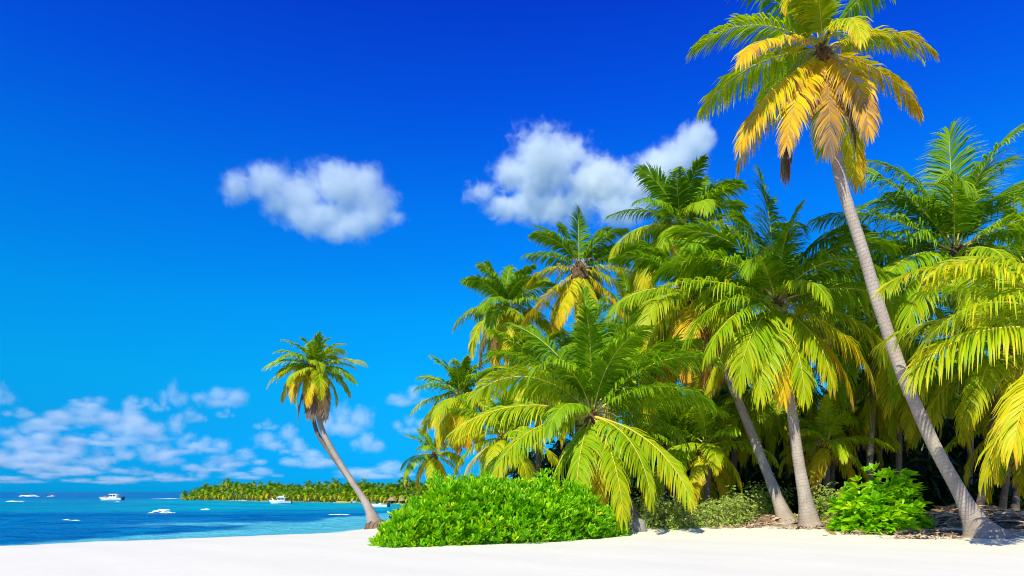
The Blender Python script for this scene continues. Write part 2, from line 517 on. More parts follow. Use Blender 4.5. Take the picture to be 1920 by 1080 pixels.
# ------------------------------------------------------------------ clouds: closed bodies of scattering vapour, far out over the sea
def remeshed(name, lobes, voxel, mat, subdiv=3, grow=1.12):
    bm = bmesh.new()
    for (cx, cy, cz, rx, ry, rz) in lobes:
        bmesh.ops.create_icosphere(bm, subdivisions=subdiv, radius=1.0,
                                   matrix=Matrix.Translation((cx, cy, cz)) @ Matrix.Diagonal((rx * grow, ry * grow, rz * grow, 1)))
    me = bpy.data.meshes.new(name); bm.to_mesh(me); bm.free()
    tmp = bpy.data.objects.new('tmp', me); COL.objects.link(tmp)
    md = tmp.modifiers.new('r', 'REMESH'); md.mode = 'VOXEL'; md.voxel_size = voxel
    dg = bpy.context.evaluated_depsgraph_get()
    out = bpy.data.meshes.new_from_object(tmp.evaluated_get(dg))
    bpy.data.objects.remove(tmp); bpy.data.meshes.remove(me)
    out.name = name
    out.materials.clear(); out.materials.append(mat)
    return out


def cloud_material(name, lobes, nscale, amp, dens, soft, step):
    T = NT(name)
    co = T.coord('Object')
    rnd = T.n('ObjectInfo').outputs['Random']
    cb = T.n('CombineXYZ')
    for i in range(3): T.put(cb.inputs[i], T.math('MULTIPLY', rnd, 37.0 * (i + 1)))
    acc = None
    for (cx, cy, cz, rx, ry, rz) in lobes:
        d = T.vmath('MULTIPLY', T.vmath('SUBTRACT', co, (cx, cy, cz)), (1 / rx, 1 / ry, 1 / rz))
        v = T.math('SUBTRACT', 1.0, T.vmath('LENGTH', d))
        acc = v if acc is None else T.math('SMOOTH_MAX', acc, v, 0.34)
    q = T.vmath('MULTIPLY', co, (nscale, nscale, nscale))
    q = T.vmath('ADD', q, cb.outputs[0])
    nz = T.math('ADD', T.math('MULTIPLY', T.noise(q, .8, 2, .5), .52), T.math('MULTIPLY', T.noise(q, 2.6, 6, .58, .8), .48))
    f = T.math('ADD', T.math('SUBTRACT', acc, .06), T.math('MULTIPLY', T.math('SUBTRACT', nz, .55), amp))
    f = T.smooth(f, 0.0, soft)
    vol = T.n('VolumePrincipled')
    vol.inputs['Color'].default_value = (.974, 1.0, .990, 1)
    vol.inputs['Anisotropy'].default_value = -0.60
    T.put(vol.inputs['Density'], T.math('MULTIPLY', f, dens))
    m = T.done(None, vol.outputs[0])
    try: m.cycles.volume_step_rate = step
    except Exception: pass
    return m


def big_cloud(name, Yd, px_lobes, label, ctr, dens):
    k = Yd / FPX
    lobes = []
    for i, (x, y, rx, ry) in enumerate(px_lobes):
        lobes.append(((x - ctr[0]) * k, ((i * 37) % 11 - 5) * 3.0, -(y - ctr[1]) * k, rx * k, 1.1 * min(rx, ry) * k, ry * k))
    mat = cloud_material(name + '_vapour', lobes, 0.017, 2.5, dens, .72, .14)
    me = remeshed(name, lobes, 8.0, mat, grow=1.36)
    o = link(name, me, None, P(ctr[0], ctr[1], Yd))
    return tag(o, label, 'cloud')


big_cloud('cloud', 1300, [(448, 356, 52, 40), (500, 345, 62, 44), (565, 368, 82, 52), (632, 352, 80, 60), (682, 346, 54, 50), (615, 400, 88, 52), (665, 425, 66, 44), (742, 408, 34, 24), (540, 384, 80, 42), (598, 412, 86, 46), (700, 385, 60, 50), (645, 436, 80, 34), (690, 415, 66, 44)],
          'white wedge-shaped cloud alone in the blue sky left of the palms', (570, 375), .046)
big_cloud('cloud', 1500, [(1018, 302, 98, 70), (1072, 292, 66, 56), (965, 320, 58, 40), (898, 368, 46, 28), (960, 388, 84, 38), (1050, 385, 108, 54), (1130, 352, 88, 58), (1200, 346, 84, 50),
                          (1252, 318, 66, 48), (1292, 282, 56, 44), (1320, 256, 42, 36), (1165, 400, 94, 42), (1020, 345, 90, 50), (1100, 330, 80, 50), (1225, 332, 84, 54), (1270, 302, 64, 48)],
          'largest white cloud, double-headed, partly hidden behind the palm crowns', (1090, 330), .060)

small_lobes = [
    [(-.45, 0, -.05, .42, .4, .30), (0, 0, .08, .48, .45, .48), (.42, 0, -.08, .45, .4, .28), (.1, .1, -.15, .7, .4, .25)],
    [(-.3, 0, .0, .50, .4, .36), (.28, 0, .18, .36, .35, .50), (.55, .05, -.1, .32, .3, .24), (-.1, 0, -.18, .7, .4, .24)],
    [(-.5, 0, -.05, .36, .35, .30), (-.05, 0, .10, .34, .3, .40), (.40, 0, .02, .46, .4, .36), (.0, 0, -.18, .8, .4, .22)],
]
small_me = []
for i, lb in enumerate(small_lobes):
    mt = cloud_material('bank_cloud_vapour', lb, 2.2, 2.4, .014, .75, .20)
    small_me.append(remeshed('bank_cloud', lb, .07, mt, 2, 1.36))
BANK = [(0, 742, 60, 44), (100, 794, 125, 36), (168, 752, 74, 26), (160, 778, 150, 44), (228, 785, 84, 56), (256, 755, 56, 28), (325, 741, 56, 48), (298, 762, 44, 24), (412, 745, 112, 46),
        (355, 780, 64, 34), (312, 812, 104, 44), (196, 824, 150, 30), (35, 774, 64, 24), (36, 812, 92, 34), (60, 862, 180, 44), (142, 856, 140, 42), (206, 852, 84, 42), (345, 838, 96, 36),
        (305, 862, 80, 30), (442, 862, 112, 30), (360, 893, 64, 24), (258, 884, 70, 20), (520, 824, 96, 44), (646, 788, 110, 66), (688, 831, 70, 44), (760, 747, 86, 34), (772, 797, 76, 42),
        (582, 864, 112, 34), (704, 886, 150, 30), (110, 884, 150, 22), (500, 798, 50, 20), (420, 776, 40, 18), (90, 830, 150, 44), (250, 800, 120, 50), (20, 850, 110, 40), (390, 835, 90, 36), (280, 850, 120, 40), (170, 880, 120, 26), (400, 875, 110, 26), (560, 845, 80, 26), (60, 898, 170, 22), (200, 900, 120, 18), (310, 897, 110, 18), (470, 890, 120, 20)]
LAB = {0: 'small cloud cut by the left edge of the photo', 6: 'upright puff of cloud standing above the cloud bank', 8: 'separate oval cloud at the upper right end of the cloud bank',
       4: 'bright white torn cloud in the middle of the cloud bank', 9: 'small bright cloud at the right side of the cloud bank', 22: 'pale cloud just left of the leaning palm trunk',
       23: 'broad cloud behind the fronds of the lone leaning palm', 25: 'small cloud between the lone leaning palm and the palm grove', 26: 'low cloud touching the left fringe of the palm grove'}
for i, (x, y, w, h) in enumerate(BANK):
    Yd = 3400 + (i * 613) % 900
    k = Yd / FPX
    o = link('bank_cloud', small_me[i % 3], None, P(x, y, Yd))
    o.scale = (w * k / 1.45, w * k / 2.0, h * k / .74)
    tag(o, LAB.get(i, 'pale bluish cloud in the bank of clouds low over the sea'), 'cloud', 'clouds low over the horizon')

# ------------------------------------------------------------------ palms
def frond_arrays(L, e0, bend, rs, yaw=0.0, roll=0.0, n=58, leaf=None, width=.045, droop=.5, vee=12, power=1.35, s0=.11, tatter=.04):
    """leaflets and midrib of one frond that leaves the origin along +X at elevation e0 (degrees) and bends down by `bend`"""
    leaf = leaf or .25 * L
    m = 26
    s = np.linspace(0, 1, m)
    th = np.radians(np.maximum(e0 - bend * s ** power, -97))
    yw = np.radians(yaw * s ** 1.5)
    T = np.stack([np.cos(th) * np.cos(yw), np.cos(th) * np.sin(yw), np.sin(th)], 1)
    pts = np.vstack([[0, 0, 0], np.cumsum((T[1:] + T[:-1]) / 2 * (L / (m - 1)), axis=0)])
    S = np.stack([-np.sin(yw), np.cos(yw), 0 * yw], 1)
    N = np.cross(T, S)
    rl = np.radians(roll * s)[:, None]
    S, N = np.cos(rl) * S + np.sin(rl) * N, np.cos(rl) * N - np.sin(rl) * S
    si = np.repeat(np.linspace(s0, .995, n), 2) + rs.normal(0, .003, 2 * n)
    side = np.tile([1.0, -1.0], n)
    keep = rs.random(2 * n) > tatter
    si, side = np.clip(si[keep], 0, 1), side[keep]
    k = len(si)
    ip = lambda A: np.stack([np.interp(si, s, A[:, c]) for c in range(3)], 1)
    p, t, sv, nv = ip(pts), ip(T), ip(S), ip(N)
    x = (si - s0) / (1 - s0)
    ll = leaf * np.interp(x, [0, .12, .35, .7, .9, 1], [.60, .88, 1, .84, .62, .45]) * rs.uniform(.88, 1.08, k)
    a = np.radians(np.interp(x, [0, .3, .8, 1], [64, 52, 36, 14]) + rs.normal(0, 3, k))[:, None]
    cl = rs.normal(0, 1, (n // 4 + 2, 4))[(np.arange(2 * n) // 8)[keep]]              # neighbouring leaflets cling together in tufts
    ok = rs.normal(0, 1, 4)
    a = a + np.radians(2.5 * cl[:, :1] + 4 * ok[0] * side[:, None])
    v = np.radians(vee + rs.normal(0, 5, k) + 5 * cl[:, 1] + 7 * ok[1] * side)[:, None]
    d = np.cos(a) * t + np.sin(a) * (side[:, None] * sv * np.cos(v) + nv * np.sin(v))
    st = [p]; dirs = []
    g = np.array([0, 0, -1.0])
    dd = d
    for j, (fr, gr) in enumerate(((.34, .15), (.33, .55), (.33, 1.0))):
        dd = dd + g * (droop * gr) * (rs.uniform(.7, 1.3, (k, 1)) * (1 + .25 * np.clip(cl[:, 2:3], -1.5, 2))); dd /= np.linalg.norm(dd, axis=1)[:, None]
        dirs.append(dd); st.append(st[-1] + dd * (ll * fr)[:, None])
    w = t - (t * d).sum(1)[:, None] * d
    w /= np.linalg.norm(w, axis=1)[:, None] + 1e-6
    tw = np.radians(rs.normal(0, 13, k) + 8 * side)[:, None]                       # each leaflet is turned a little on its own
    w = np.cos(tw) * w + np.sin(tw) * np.cross(d, w)
    wd = width * (.75 + .5 * ll / leaf)
    V = []
    for c, (stn, ww) in enumerate(zip(st, (.45, 1.0, .72, .10))):
        V += [stn - w * (wd * ww / 2)[:, None], stn + w * (wd * ww / 2)[:, None]]
    V = np.stack(V, 1)                                  # k, 8, 3
    b = (np.arange(k) * 8)[:, None]
    q = np.concatenate([b + np.array([[0, 1, 3, 2]]), b + np.array([[2, 3, 5, 4]]), b + np.array([[4, 5, 7, 6]])])
    u = np.tile(np.repeat([0, .34, .67, 1.0], 2), k)
    at_ = dict(u=u, s=np.repeat(x, 8), rnd=np.repeat(rs.random(k), 8))
    rr = np.interp(s, [0, .06, .2, 1], [.075, .045, .030, .005]) * (L / 5) ** .5
    mv, mq = tube_arrays(pts, rr, 6, True, .7)
    return V.reshape(-1, 3), q, at_, mv, mq, pts


def make_frond(parent, loc, az, L, e0, bend, age, rs, midrib=True, label=None, **kw):
    v, q, at_, mv, mq, _ = frond_arrays(L, e0, bend, rs, **kw)
    f = link('frond', np_mesh('frond', v, q, [M['frond']], at_), parent, loc, R(az))
    f.color = (max(0, age), 0, 0, 1)
    if label: f['label'] = label
    r = link('midrib', np_mesh('midrib', mv, mq, [M['midrib']], smooth=True), f)
    r.color = (min(1, .15 + age), 0, 0, 1)
    return f


def trunk_mesh(pts, r_top, r_mid, flare, mat, rings=None, sides=14, flare_h=.5, seed=0):
    p = np.asarray(pts)                       # from base to top, already in local coordinates
    ln = np.linalg.norm(np.diff(p, axis=0), axis=1).sum()
    n = rings or int(np.clip(ln / .055, 40, 260))
    c = spline(p, n)
    h = np.linspace(0, ln, n)
    t = h / ln
    rs = np.random.default_rng(seed)
    r = r_mid + (r_top - r_mid) * t + flare * np.exp(-h / flare_h)
    r = r * (1 + .012 * np.sin(h * 2 * math.pi / .125) + .02 * np.interp(h, np.linspace(0, ln, 30), rs.normal(0, 1, 30)))
    v, q = tube_arrays(c, r, sides, True)
    # the flare is not round: roots push out in lobes near the sand
    ang = np.tile(np.arange(sides) * 2 * math.pi / sides, n)
    hh = np.repeat(h, sides); cc = np.repeat(c, sides, axis=0)
    lob = 1 + .16 * np.exp(-hh / (flare_h * .9)) * np.sin(ang * 5 + seed) * min(1, flare * 3) + .02 * np.sin(ang * 3 + hh * 2)
    v = cc + (v - cc) * lob[:, None]
    return np_mesh('trunk', v, q, [mat], {'v': hh}, smooth=True), c


def crown_heart(parent, top, rs, size=1.0, nuts=0, mat='fibre', sticks=8, nut_mat='coconut'):
    """fibrous boss where the fronds meet, with stubs, dry flower stalks and coconuts"""
    A = Acc()
    z = np.linspace(-.55, .30, 9) * size
    r = np.interp(np.linspace(0, 1, 9), [0, .35, .7, 1], [.16, .27, .24, .08]) * size
    pts = np.stack([0 * z, 0 * z, z], 1)
    v, q = tube_arrays(pts, r, 12)
    v = v + rs.normal(0, .02 * size, v.shape)
    A.add(v, q)
    for i in range(14):
        az = rs.uniform(0, 2 * math.pi); e = rs.uniform(-.5, .9); ln = rs.uniform(.25, .6) * size
        d = np.array([math.cos(az) * math.cos(e), math.sin(az) * math.cos(e), math.sin(e)])
        o = np.array([0, 0, rs.uniform(-.4, .1) * size])
        A.tube([o, o + d * ln * .6, o + d * ln + np.array([0, 0, -.06])], [.07 * size, .045 * size, .03 * size], 6)
    link('crown_heart', np_mesh('crown_heart', np.concatenate(A.v), np.concatenate(A.q), [M[mat]]), parent, top)
    if sticks:
        B = Acc()
        for i in range(sticks):
            az = rs.uniform(0, 2 * math.pi)
            e = rs.uniform(-.2, .8)
            d = np.array([math.cos(az) * math.cos(e), math.sin(az) * math.cos(e), math.sin(e)])
            ln = rs.uniform(.6, 1.1) * size
            m1 = d * ln * .55; m2 = d * ln + np.array([0, 0, -.35 * ln])
            B.tube(spline([np.zeros(3), m1, m2], 7), np.linspace(.022, .008, 7), 4)
            for j in range(5):
                dd = rs.normal(0, 1, 3) * .16; dd[2] -= .16
                B.tube([m1 + (m2 - m1) * j / 5, m1 + (m2 - m1) * j / 5 + dd], [.010, .004], 4)
        B.build('flower_stalk', [M['fibre_pale']], parent, top)
    for i in range(nuts):
        az = rs.uniform(0, 2 * math.pi) if i % 2 else rs.uniform(math.pi, 2 * math.pi)
        bm = bmesh.new()
        bmesh.ops.create_uvsphere(bm, u_segments=12, v_segments=8, radius=.115 * size)
        for vv in bm.verts:
            vv.co.z *= 1.25; vv.co.xy *= 1 - .12 * (vv.co.z / .14)
            if vv.co.z < -.10: vv.co.z *= 1.06
        me = bpy.data.meshes.new('coconut'); bm.to_mesh(me); bm.free()
        me.polygons.foreach_set('use_smooth', [True] * len(me.polygons))
        me.materials.append(M[nut_mat])
        o = link('coconut', me, parent, (top[0] + .30 * size * math.cos(az), top[1] + .30 * size * math.sin(az), top[2] - .22 - .14 * (i % 3)))
        o.rotation_euler = (rs.uniform(-.5, .5), rs.uniform(-.5, .5), az)


def gen_fronds(n, L, rs, age0=0.0, low=-40, agek=.75, wind=0, az0=0.0, top=84, bend0=42, bend1=74, skip=None):
    """a coconut crown from the spear leaf down: (azimuth, length, elevation, bend, age)"""
    out = []
    for i in range(n):
        f = i / (n - 1)
        az = (az0 + i * 137.5 + rs.normal(0, 9)) % 360
        e = top + (low - top) * f ** .92 + rs.normal(0, 5)
        b = bend0 + (bend1 - bend0) * math.sin(min(1, f * 1.25) * math.pi * .5) + rs.normal(0, 7)
        if e - b < -100: b = e + 100
        l = L * np.interp(f, [0, .12, .4, .6, 1], [.66, .78, .92, 1, .90]) * rs.uniform(.93, 1.06)
        age = age0 + agek * .72 * max(0, f - .30) ** 1.2 / .66 + rs.normal(0, .05)
        out.append((az, l, e, b, age))
    return out


def palm(label, crown, base, Yc=None, path=(), L=5.0, fronds=None, n=26, seed=1, r=(.15, .2, .3), bark='bark', nuts=0, sticks=6, heart=1.0, dens=72, droop=.6, width=.058,
         group='coconut palms at the edge of the beach', name='coconut_palm', leaf=.305, base_pt=None, gen=None, flare_h=.5, sides=14, dead=0):
    rs = np.random.default_rng(seed)
    b = np.array(base_pt) if base_pt is not None else at(*base)
    b[2] = gz(b[0], b[1]) - .12
    Yc = Yc or b[1]
    pts = [b]
    for i, (px, py) in enumerate(path):
        f = (i + 1) / (len(path) + 1)
        pts.append(P(px, py, b[1] + (Yc - b[1]) * f))
    top = P(crown[0], crown[1], Yc)
    pts.append(top)
    root = empty(name, b, label, 'palm tree', group)
    loc = [np.asarray(p) - b for p in pts]
    me, c = trunk_mesh(loc, r[0], r[1], r[2], M[bark], seed=seed, sides=sides, flare_h=flare_h)
    link('trunk', me, root)
    tp = tuple(c[-1])
    crown_heart(root, tp, rs, heart, nuts, sticks=sticks)
    lst = fronds if fronds else gen_fronds(n, L, rs, **(gen or {}))
    for (az, l, e, bd, age) in lst:
        old = max(0.0, min(1.0, age))
        fl = (tp[0] + .10 * math.cos(R(az)), tp[1] + .10 * math.sin(R(az)), tp[2] + .12 + .22 * math.sin(R(max(-40, e))))
        make_frond(root, fl, az, l, e, bd, age + (.05 if age < .4 else 0), rs, label='dry brown frond hanging beside the trunk' if age > .95 else None,
                   yaw=rs.normal(0, 12), roll=rs.normal(0, 28) + (rs.choice([-1, 1]) * rs.uniform(10, 40) if e > 40 else 0), n=int(dens * (1.25 if e > 40 else 1.1)), leaf=leaf * l * rs.uniform(.9, 1.08), width=width * (1.10 if e > 40 else .95),
                   droop=droop * (.55 + .9 * np.interp(e, [-40, 20, 85], [.95, 1.0, .5])), vee=np.interp(e, [-40, 20, 80], [-8, 4, 12]), tatter=.03 + .25 * max(0, old - .6))
    for i in range(dead):
        az = rs.uniform(0, 360)
        make_frond(root, (tp[0] + .15 * math.cos(R(az)), tp[1] + .15 * math.sin(R(az)), tp[2] - .2), az, L * rs.uniform(.55, .75), -50, 45, rs.uniform(.88, 1.05), rs,
                   label='dry brown frond hanging beside the trunk', n=int(dens * .6), leaf=leaf * L * .8, width=width * .6, droop=1.3, tatter=.35)
    return root


# the tall leaning palm in front, frond by frond: (azimuth, length, elevation, bend, age); azimuth 0 points right in the photo, 270 at the camera
palm('tallest palm, leaning left on a long bare grey trunk, with yellow fronds', (1543, 102), (1846, 1008), 21.5,
     [(1800, 925), (1745, 822), (1692, 700), (1650, 580), (1620, 478), (1590, 385), (1570, 310), (1556, 220)], fronds=[
         (178, 4.3, 34, 78, .26), (206, 4.1, 2, 58, .60), (215, 3.0, 66, 150, .48), (200, 4.3, -34, 34, .62), (216, 4.2, -48, 26, .66), (186, 4.0, -58, 32, .98), (266, 3.5, 4, 78, .47), (284, 4.0, -44, 40, .74),
         (338, 3.6, -24, 44, .60), (346, 3.3, 18, 66, .50), (12, 3.4, 30, 76, .30), (38, 4.2, -38, 34, .55), (165, 4.4, 58, 42, .14), (120, 4.4, 80, 24, .10), (70, 4.4, 74, 30, .10), (18, 4.4, 60, 46, .14),
         (95, 4.2, 30, 60, .25), (140, 4.2, 20, 60, .3), (60, 4.2, 5, 60, .35), (150, 3.9, -30, 44, .58), (255, 3.9, -58, 30, .82), (300, 3.4, -62, 26, 1.0), (170, 3.9, -64, 26, .9), (240, 3.0, 50, 95, .4)],
     seed=11, r=(.155, .205, .58), nuts=5, sticks=9, dens=80, flare_h=.55, sides=18, droop=.5, leaf=.26, heart=1.1)

palm('big low palm with its fronds reaching down behind the rounded bush', (1110, 785), (1193, 984), 26.0, [(1172, 930), (1135, 868)], fronds=[
    (165, 5.0, 68, 48, .10), (150, 5.2, 55, 55, .14), (95, 5.0, 86, 20, .06), (80, 5.0, 80, 26, .08), (40, 5.0, 72, 40, .10), (15, 5.0, 60, 62, .12), (186, 5.0, 46, 92, .34), (192, 5.4, 14, 52, .36),
    (205, 4.9, -4, 58, .32), (222, 4.2, 68, 128, .18), (235, 3.6, 20, 90, .2), (6, 5.0, 24, 54, .22), (20, 4.6, 12, 58, .12), (312, 5.4, -14, 52, .36), (296, 5.2, -14, 58, .32), (250, 4.9, -30, 50, .30), (284, 5.0, -30, 45, .40), (176, 5.0, -8, 56, .22), 
    (275, 4.6, -56, 32, .60), (335, 4.6, 34, 76, .16), (340, 5.0, 50, 70, .14), (120, 5, 40, 60, .15), (60, 5, 35, 60, .15), (215, 4.2, -40, 48, .25), (262, 4.0, 74, 40, .12), (292, 4.2, 64, 60, .14), (285, 3.4, -70, 20, .97)],
     seed=12, r=(.17, .2, .25), nuts=3, sticks=10, dens=84, droop=.72, leaf=.25, heart=1.15)

palm('dense palm with bare straight trunk and hanging yellow-tipped fronds', (1455, 575), None, 26.3, [(1500, 880), (1487, 790), (1474, 700)], fronds=[
    (95, 5.2, 86, 15, .08), (110, 5.2, 78, 50, .10), (170, 5.0, 70, 75, .12), (20, 5.2, 66, 70, .12), (60, 5, 72, 45, .1), (140, 5, 64, 60, .12), (185, 5.0, 52, 85, .18), (190, 5.4, 22, 52, .28), (205, 5.0, 8, 80, .26),
    (215, 4.9, -8, 55, .28), (228, 4.8, -25, 50, .32), (258, 4.2, -52, 34, .58), (282, 4.2, -50, 34, .34), (318, 4.9, -22, 54, .52), (335, 4.8, -6, 60, .38), (350, 5.0, 20, 60, .22), (5, 5, 40, 70, .16), (345, 4.6, 58, 80, .18),
    (300, 4.2, -35, 48, .38), (240, 4.4, -40, 42, .40), (40, 5, 30, 60, .2), (80, 5, 40, 60, .2), (130, 5, 35, 60, .2), (195, 4.6, -30, 50, .45), (345, 4.6, -35, 46, .58), (262, 3.5, 72, 50, .15), (230, 4.0, 50, 110, .22),
    (310, 4.2, 45, 100, .22), (275, 3.8, 20, 85, .28)], base_pt=((1521 - CX) * 25.9 / FPX, 25.9, 0), seed=13, r=(.16, .225, .34), nuts=9, heart=1.35, sticks=10, dens=80,
     gen=dict(low=-56, age0=.10, az0=40, agek=.72), droop=.6, flare_h=.6)
palm('large dark green palm right of the tall leaning trunk', (1790, 480), (1808, 926), 27.0, [(1803, 800), (1795, 650)], fronds=[
    (80, 5.0, 88, 14, .10), (150, 5.3, 76, 46, .10), (110, 5.0, 72, 60, .10), (30, 5.2, 74, 50, .10), (172, 5.4, 60, 45, .10), (15, 5.6, 64, 80, .12), (8, 5.4, 50, 40, .10), (178, 5.8, 36, 60, .12), (192, 5.4, 20, 52, .18), (202, 5.2, -2, 56, .24), (215, 5.0, -20, 50, .28),
    (272, 4.8, -5, 80, .30), (5, 5.4, 28, 44, .14), (350, 5.2, 5, 60, .24), (335, 5.0, -18, 52, .32), (250, 4.8, -28, 52, .34), (295, 4.8, -30, 50, .36), (320, 4.8, 30, 80, .2), (235, 4.8, 55, 100, .18), (120, 5.4, 60, 50, .10),
    (50, 5.4, 62, 55, .10), (100, 5, 35, 60, .1), (140, 5, 25, 60, .1), (40, 5, 25, 60, .1), (265, 4.5, 70, 60, .14), (180, 4.8, -35, 46, .4), (345, 4.8, -40, 44, .4)], seed=24, r=(.17, .22, .15), nuts=11, heart=1.4, sticks=12, dens=80,
     gen=dict(low=-42, age0=.06, az0=15, agek=.55), droop=.55)
palm('palm with shaded trunk leaning left, rising behind the dense palm', (1305, 560), None, 29.5, [(1442, 895), (1404, 800), (1360, 692)], L=4.6, n=26, seed=15, base_pt=((1477 - CX) * 27.4 / FPX, 27.4, 0), r=(.14, .21, .34), nuts=0, sticks=6, dens=70,
     gen=dict(low=-55, age0=.16, az0=100, agek=.8), dead=2)
palm('palm crown standing highest in the middle of the grove', (1277, 432), (1330, 940), 34.0, [(1310, 700)], L=4.2, n=30, seed=16, nuts=2, dens=68, gen=dict(low=-40, age0=.12, az0=10))
palm('thin-crowned palm with a dark brown fibrous heart against the sky', (1086, 508), (1128, 925), 36.0, [(1110, 760)], fronds=[
    (180, 2.9, 30, 44, .14), (165, 3.1, 64, 44, .10), (90, 3.2, 86, 12, .08), (40, 3.1, 72, 50, .10), (12, 3.0, 46, 66, .14), (5, 2.7, 30, 50, .12), (130, 3.0, 76, 40, .10), (200, 3.0, 56, 70, .16), (340, 3.0, 60, 66, .14),
    (184, 2.9, 8, 64, .50), (355, 3.4, 8, 46, .46), (195, 4.0, -36, 20, .58), (228, 3.3, -54, 22, .54), (270, 3.0, -66, 20, .62), (340, 3.7, -12, 66, .46), (354, 3.6, -34, 34, .60), (60, 3.2, 10, 50, .3), (110, 3.2, 20, 50, .3),
    (70, 3.2, -40, 40, .6), (130, 3.3, -40, 40, .6), (300, 3.0, -58, 26, .5)], seed=17, nuts=0, sticks=14, dens=64, heart=1.7, gen=dict(low=-48, age0=.22, az0=205, agek=.75))
palm('palm with thin slanting trunk and shaggy yellow lower fronds', (948, 580), (996, 915), 38.0, [(985, 770), (968, 690)], L=3.6, n=33, seed=18, r=(.12, .15, .1), nuts=0, sticks=6, dens=64, gen=dict(low=-62, age0=.16, az0=60, agek=.85), dead=3)
palm('mid-height palm at the left end of the grove', (862, 748), (868, 925), 40.0, [(860, 850)], L=3.3, n=34, seed=19, r=(.12, .15, .1), nuts=0, sticks=5, dens=62, gen=dict(low=-62, age0=.18, az0=150, agek=.7))
palm('smallest palm of the grove, lowest and farthest left', (814, 856), (816, 936), 43.0, [(815, 900)], L=2.5, n=20, seed=20, r=(.10, .12, .1), nuts=0, sticks=3, dens=66, gen=dict(low=-55, age0=.16, az0=20, agek=.7), width=.04)

# palm hanging in from beyond the right edge
palm('palm beyond the right edge whose long yellow-green fronds arch into view', (2030, 650), None, 18.5, [(2046, 850)], fronds=[
    (183, 6.0, 48, 80, .38), (172, 5.0, 70, 112, .36), (192, 5.6, 34, 98, .40), (188, 5.2, 16, 66, .40), (208, 4.8, -14, 58, .52), (190, 4.8, -30, 50, .46), (160, 5.0, 30, 60, .34), (120, 5, 50, 50, .2), (90, 5, 78, 30, .15),
    (60, 5, 50, 50, .2), (20, 5, 40, 60, .2), (340, 5, 30, 60, .3), (330, 4.6, -30, 50, .6), (30, 4.6, -30, 50, .6)],
     seed=21, r=(.17, .22, .3), nuts=2, sticks=4, dens=68, droop=.7, leaf=.28, width=.055, base_pt=(15.8, 18.8, 0))

# the grove behind
G = 'palms inside the grove'
REAR = [
    ('palm in the grove whose crown fills the gap behind the tall leaning trunk', (1640, 610), (1632, 905), 32.0, 4.9, 26, 31, .16, -58, .13),
    ('short palm with yellow drooping fronds low beside the leaning trunk', (1680, 690), (1690, 915), 33.0, 4.0, 24, 32, .34, -60, .13),
    ('palm in the grove between the low front palm and the dense palm', (1232, 690), (1250, 905), 33.0, 4.6, 24, 33, .28, -58, .14),
    ('yellowish palm behind the left fronds of the low front palm', (1004, 705), (1012, 920), 36.0, 4.0, 24, 34, .30, -60, .13),
    ('shaded palm low behind the dense palm', (1390, 740), (1372, 905), 33.5, 4.0, 22, 35, .22, -55, .14),
    ('palm under the large dark green palm at the right', (1885, 660), (1842, 925), 29.0, 4.6, 24, 36, .30, -58, .12),
    ('dark palm crown rising between the dense palm and the leaning trunk', (1572, 590), (1600, 900), 36.0, 4.2, 26, 37, .10, -45, .14),
    ('bushy short palm behind the rounded bush', (945, 826), (950, 925), 34.0, 3.5, 22, 38, .30, -40, .14),
    ('low sunlit palm between the low front palm and the two bare trunks', (1325, 842), (1328, 925), 29.4, 3.0, 18, 51, .40, -45, .12),
    ('low yellow-fronded palm between straight trunk and broad-leaved shrub', (1548, 838), (1552, 925), 30.0, 2.7, 16, 52, .50, -40, .12),
    ('dim palm with a dark upright trunk behind the broad-leaved shrub', (1650, 715), (1650, 898), 35.0, 4.0, 22, 39, .24, -58, .13),
    ('young stemless palm beside the shaded leaning trunk', (1268, 850), (1270, 915), 31.0, 3.6, 18, 40, .22, -35, .12),
    ('young palm low in the shade right of the bare straight trunk', (1560, 800), (1562, 905), 35.0, 3.4, 20, 41, .34, -45, .12),
    ('tall palm at the back with its crown at the right edge', (1925, 500), (1910, 900), 36.0, 4.6, 24, 42, .12, -45, .15),
    ('grove palm behind the crown of the shaded leaning palm', (1372, 590), (1380, 900), 39.0, 4.0, 24, 44, .12, -50, .14),
    ('back palm between the two highest middle crowns', (1180, 610), (1190, 905), 40.0, 4.4, 24, 45, .22, -58, .14),
    ('hidden palm behind the low front palm', (1080, 700), (1085, 915), 40.0, 4.0, 22, 46, .25, -58, .13),
    ('rear palm above the young palms right of centre', (1480, 700), (1480, 900), 38.0, 4.4, 24, 47, .2, -58, .14),
    ('back palm at far right below the tall rear crown', (1820, 640), (1822, 905), 37.0, 4.6, 24, 48, .2, -58, .14),
    ('leaning young palm at the lower right in deep shade', (1900, 800), (1885, 920), 31.0, 3.6, 20, 49, .3, -50, .12),
]
for (lab, cr, bs, Yc, L, n, seed, age0, low, rt) in REAR:
    bx = (bs[0] - CX) * Yc / FPX
    palm(lab, cr, bs, Yc, [((cr[0] * .45 + bs[0] * .55), cr[1] * .5 + bs[1] * .5)], L=L, n=n, seed=seed, r=(rt, rt * 1.2, .12), bark='bark_shaded', nuts=0, sticks=3, dens=54,
         gen=dict(low=low, age0=age0 * .5 + .04, az0=seed * 53.0, agek=.48), group=G, base_pt=(bx, Yc + .3, 0), sides=10, droop=.6, leaf=.27, width=.062)

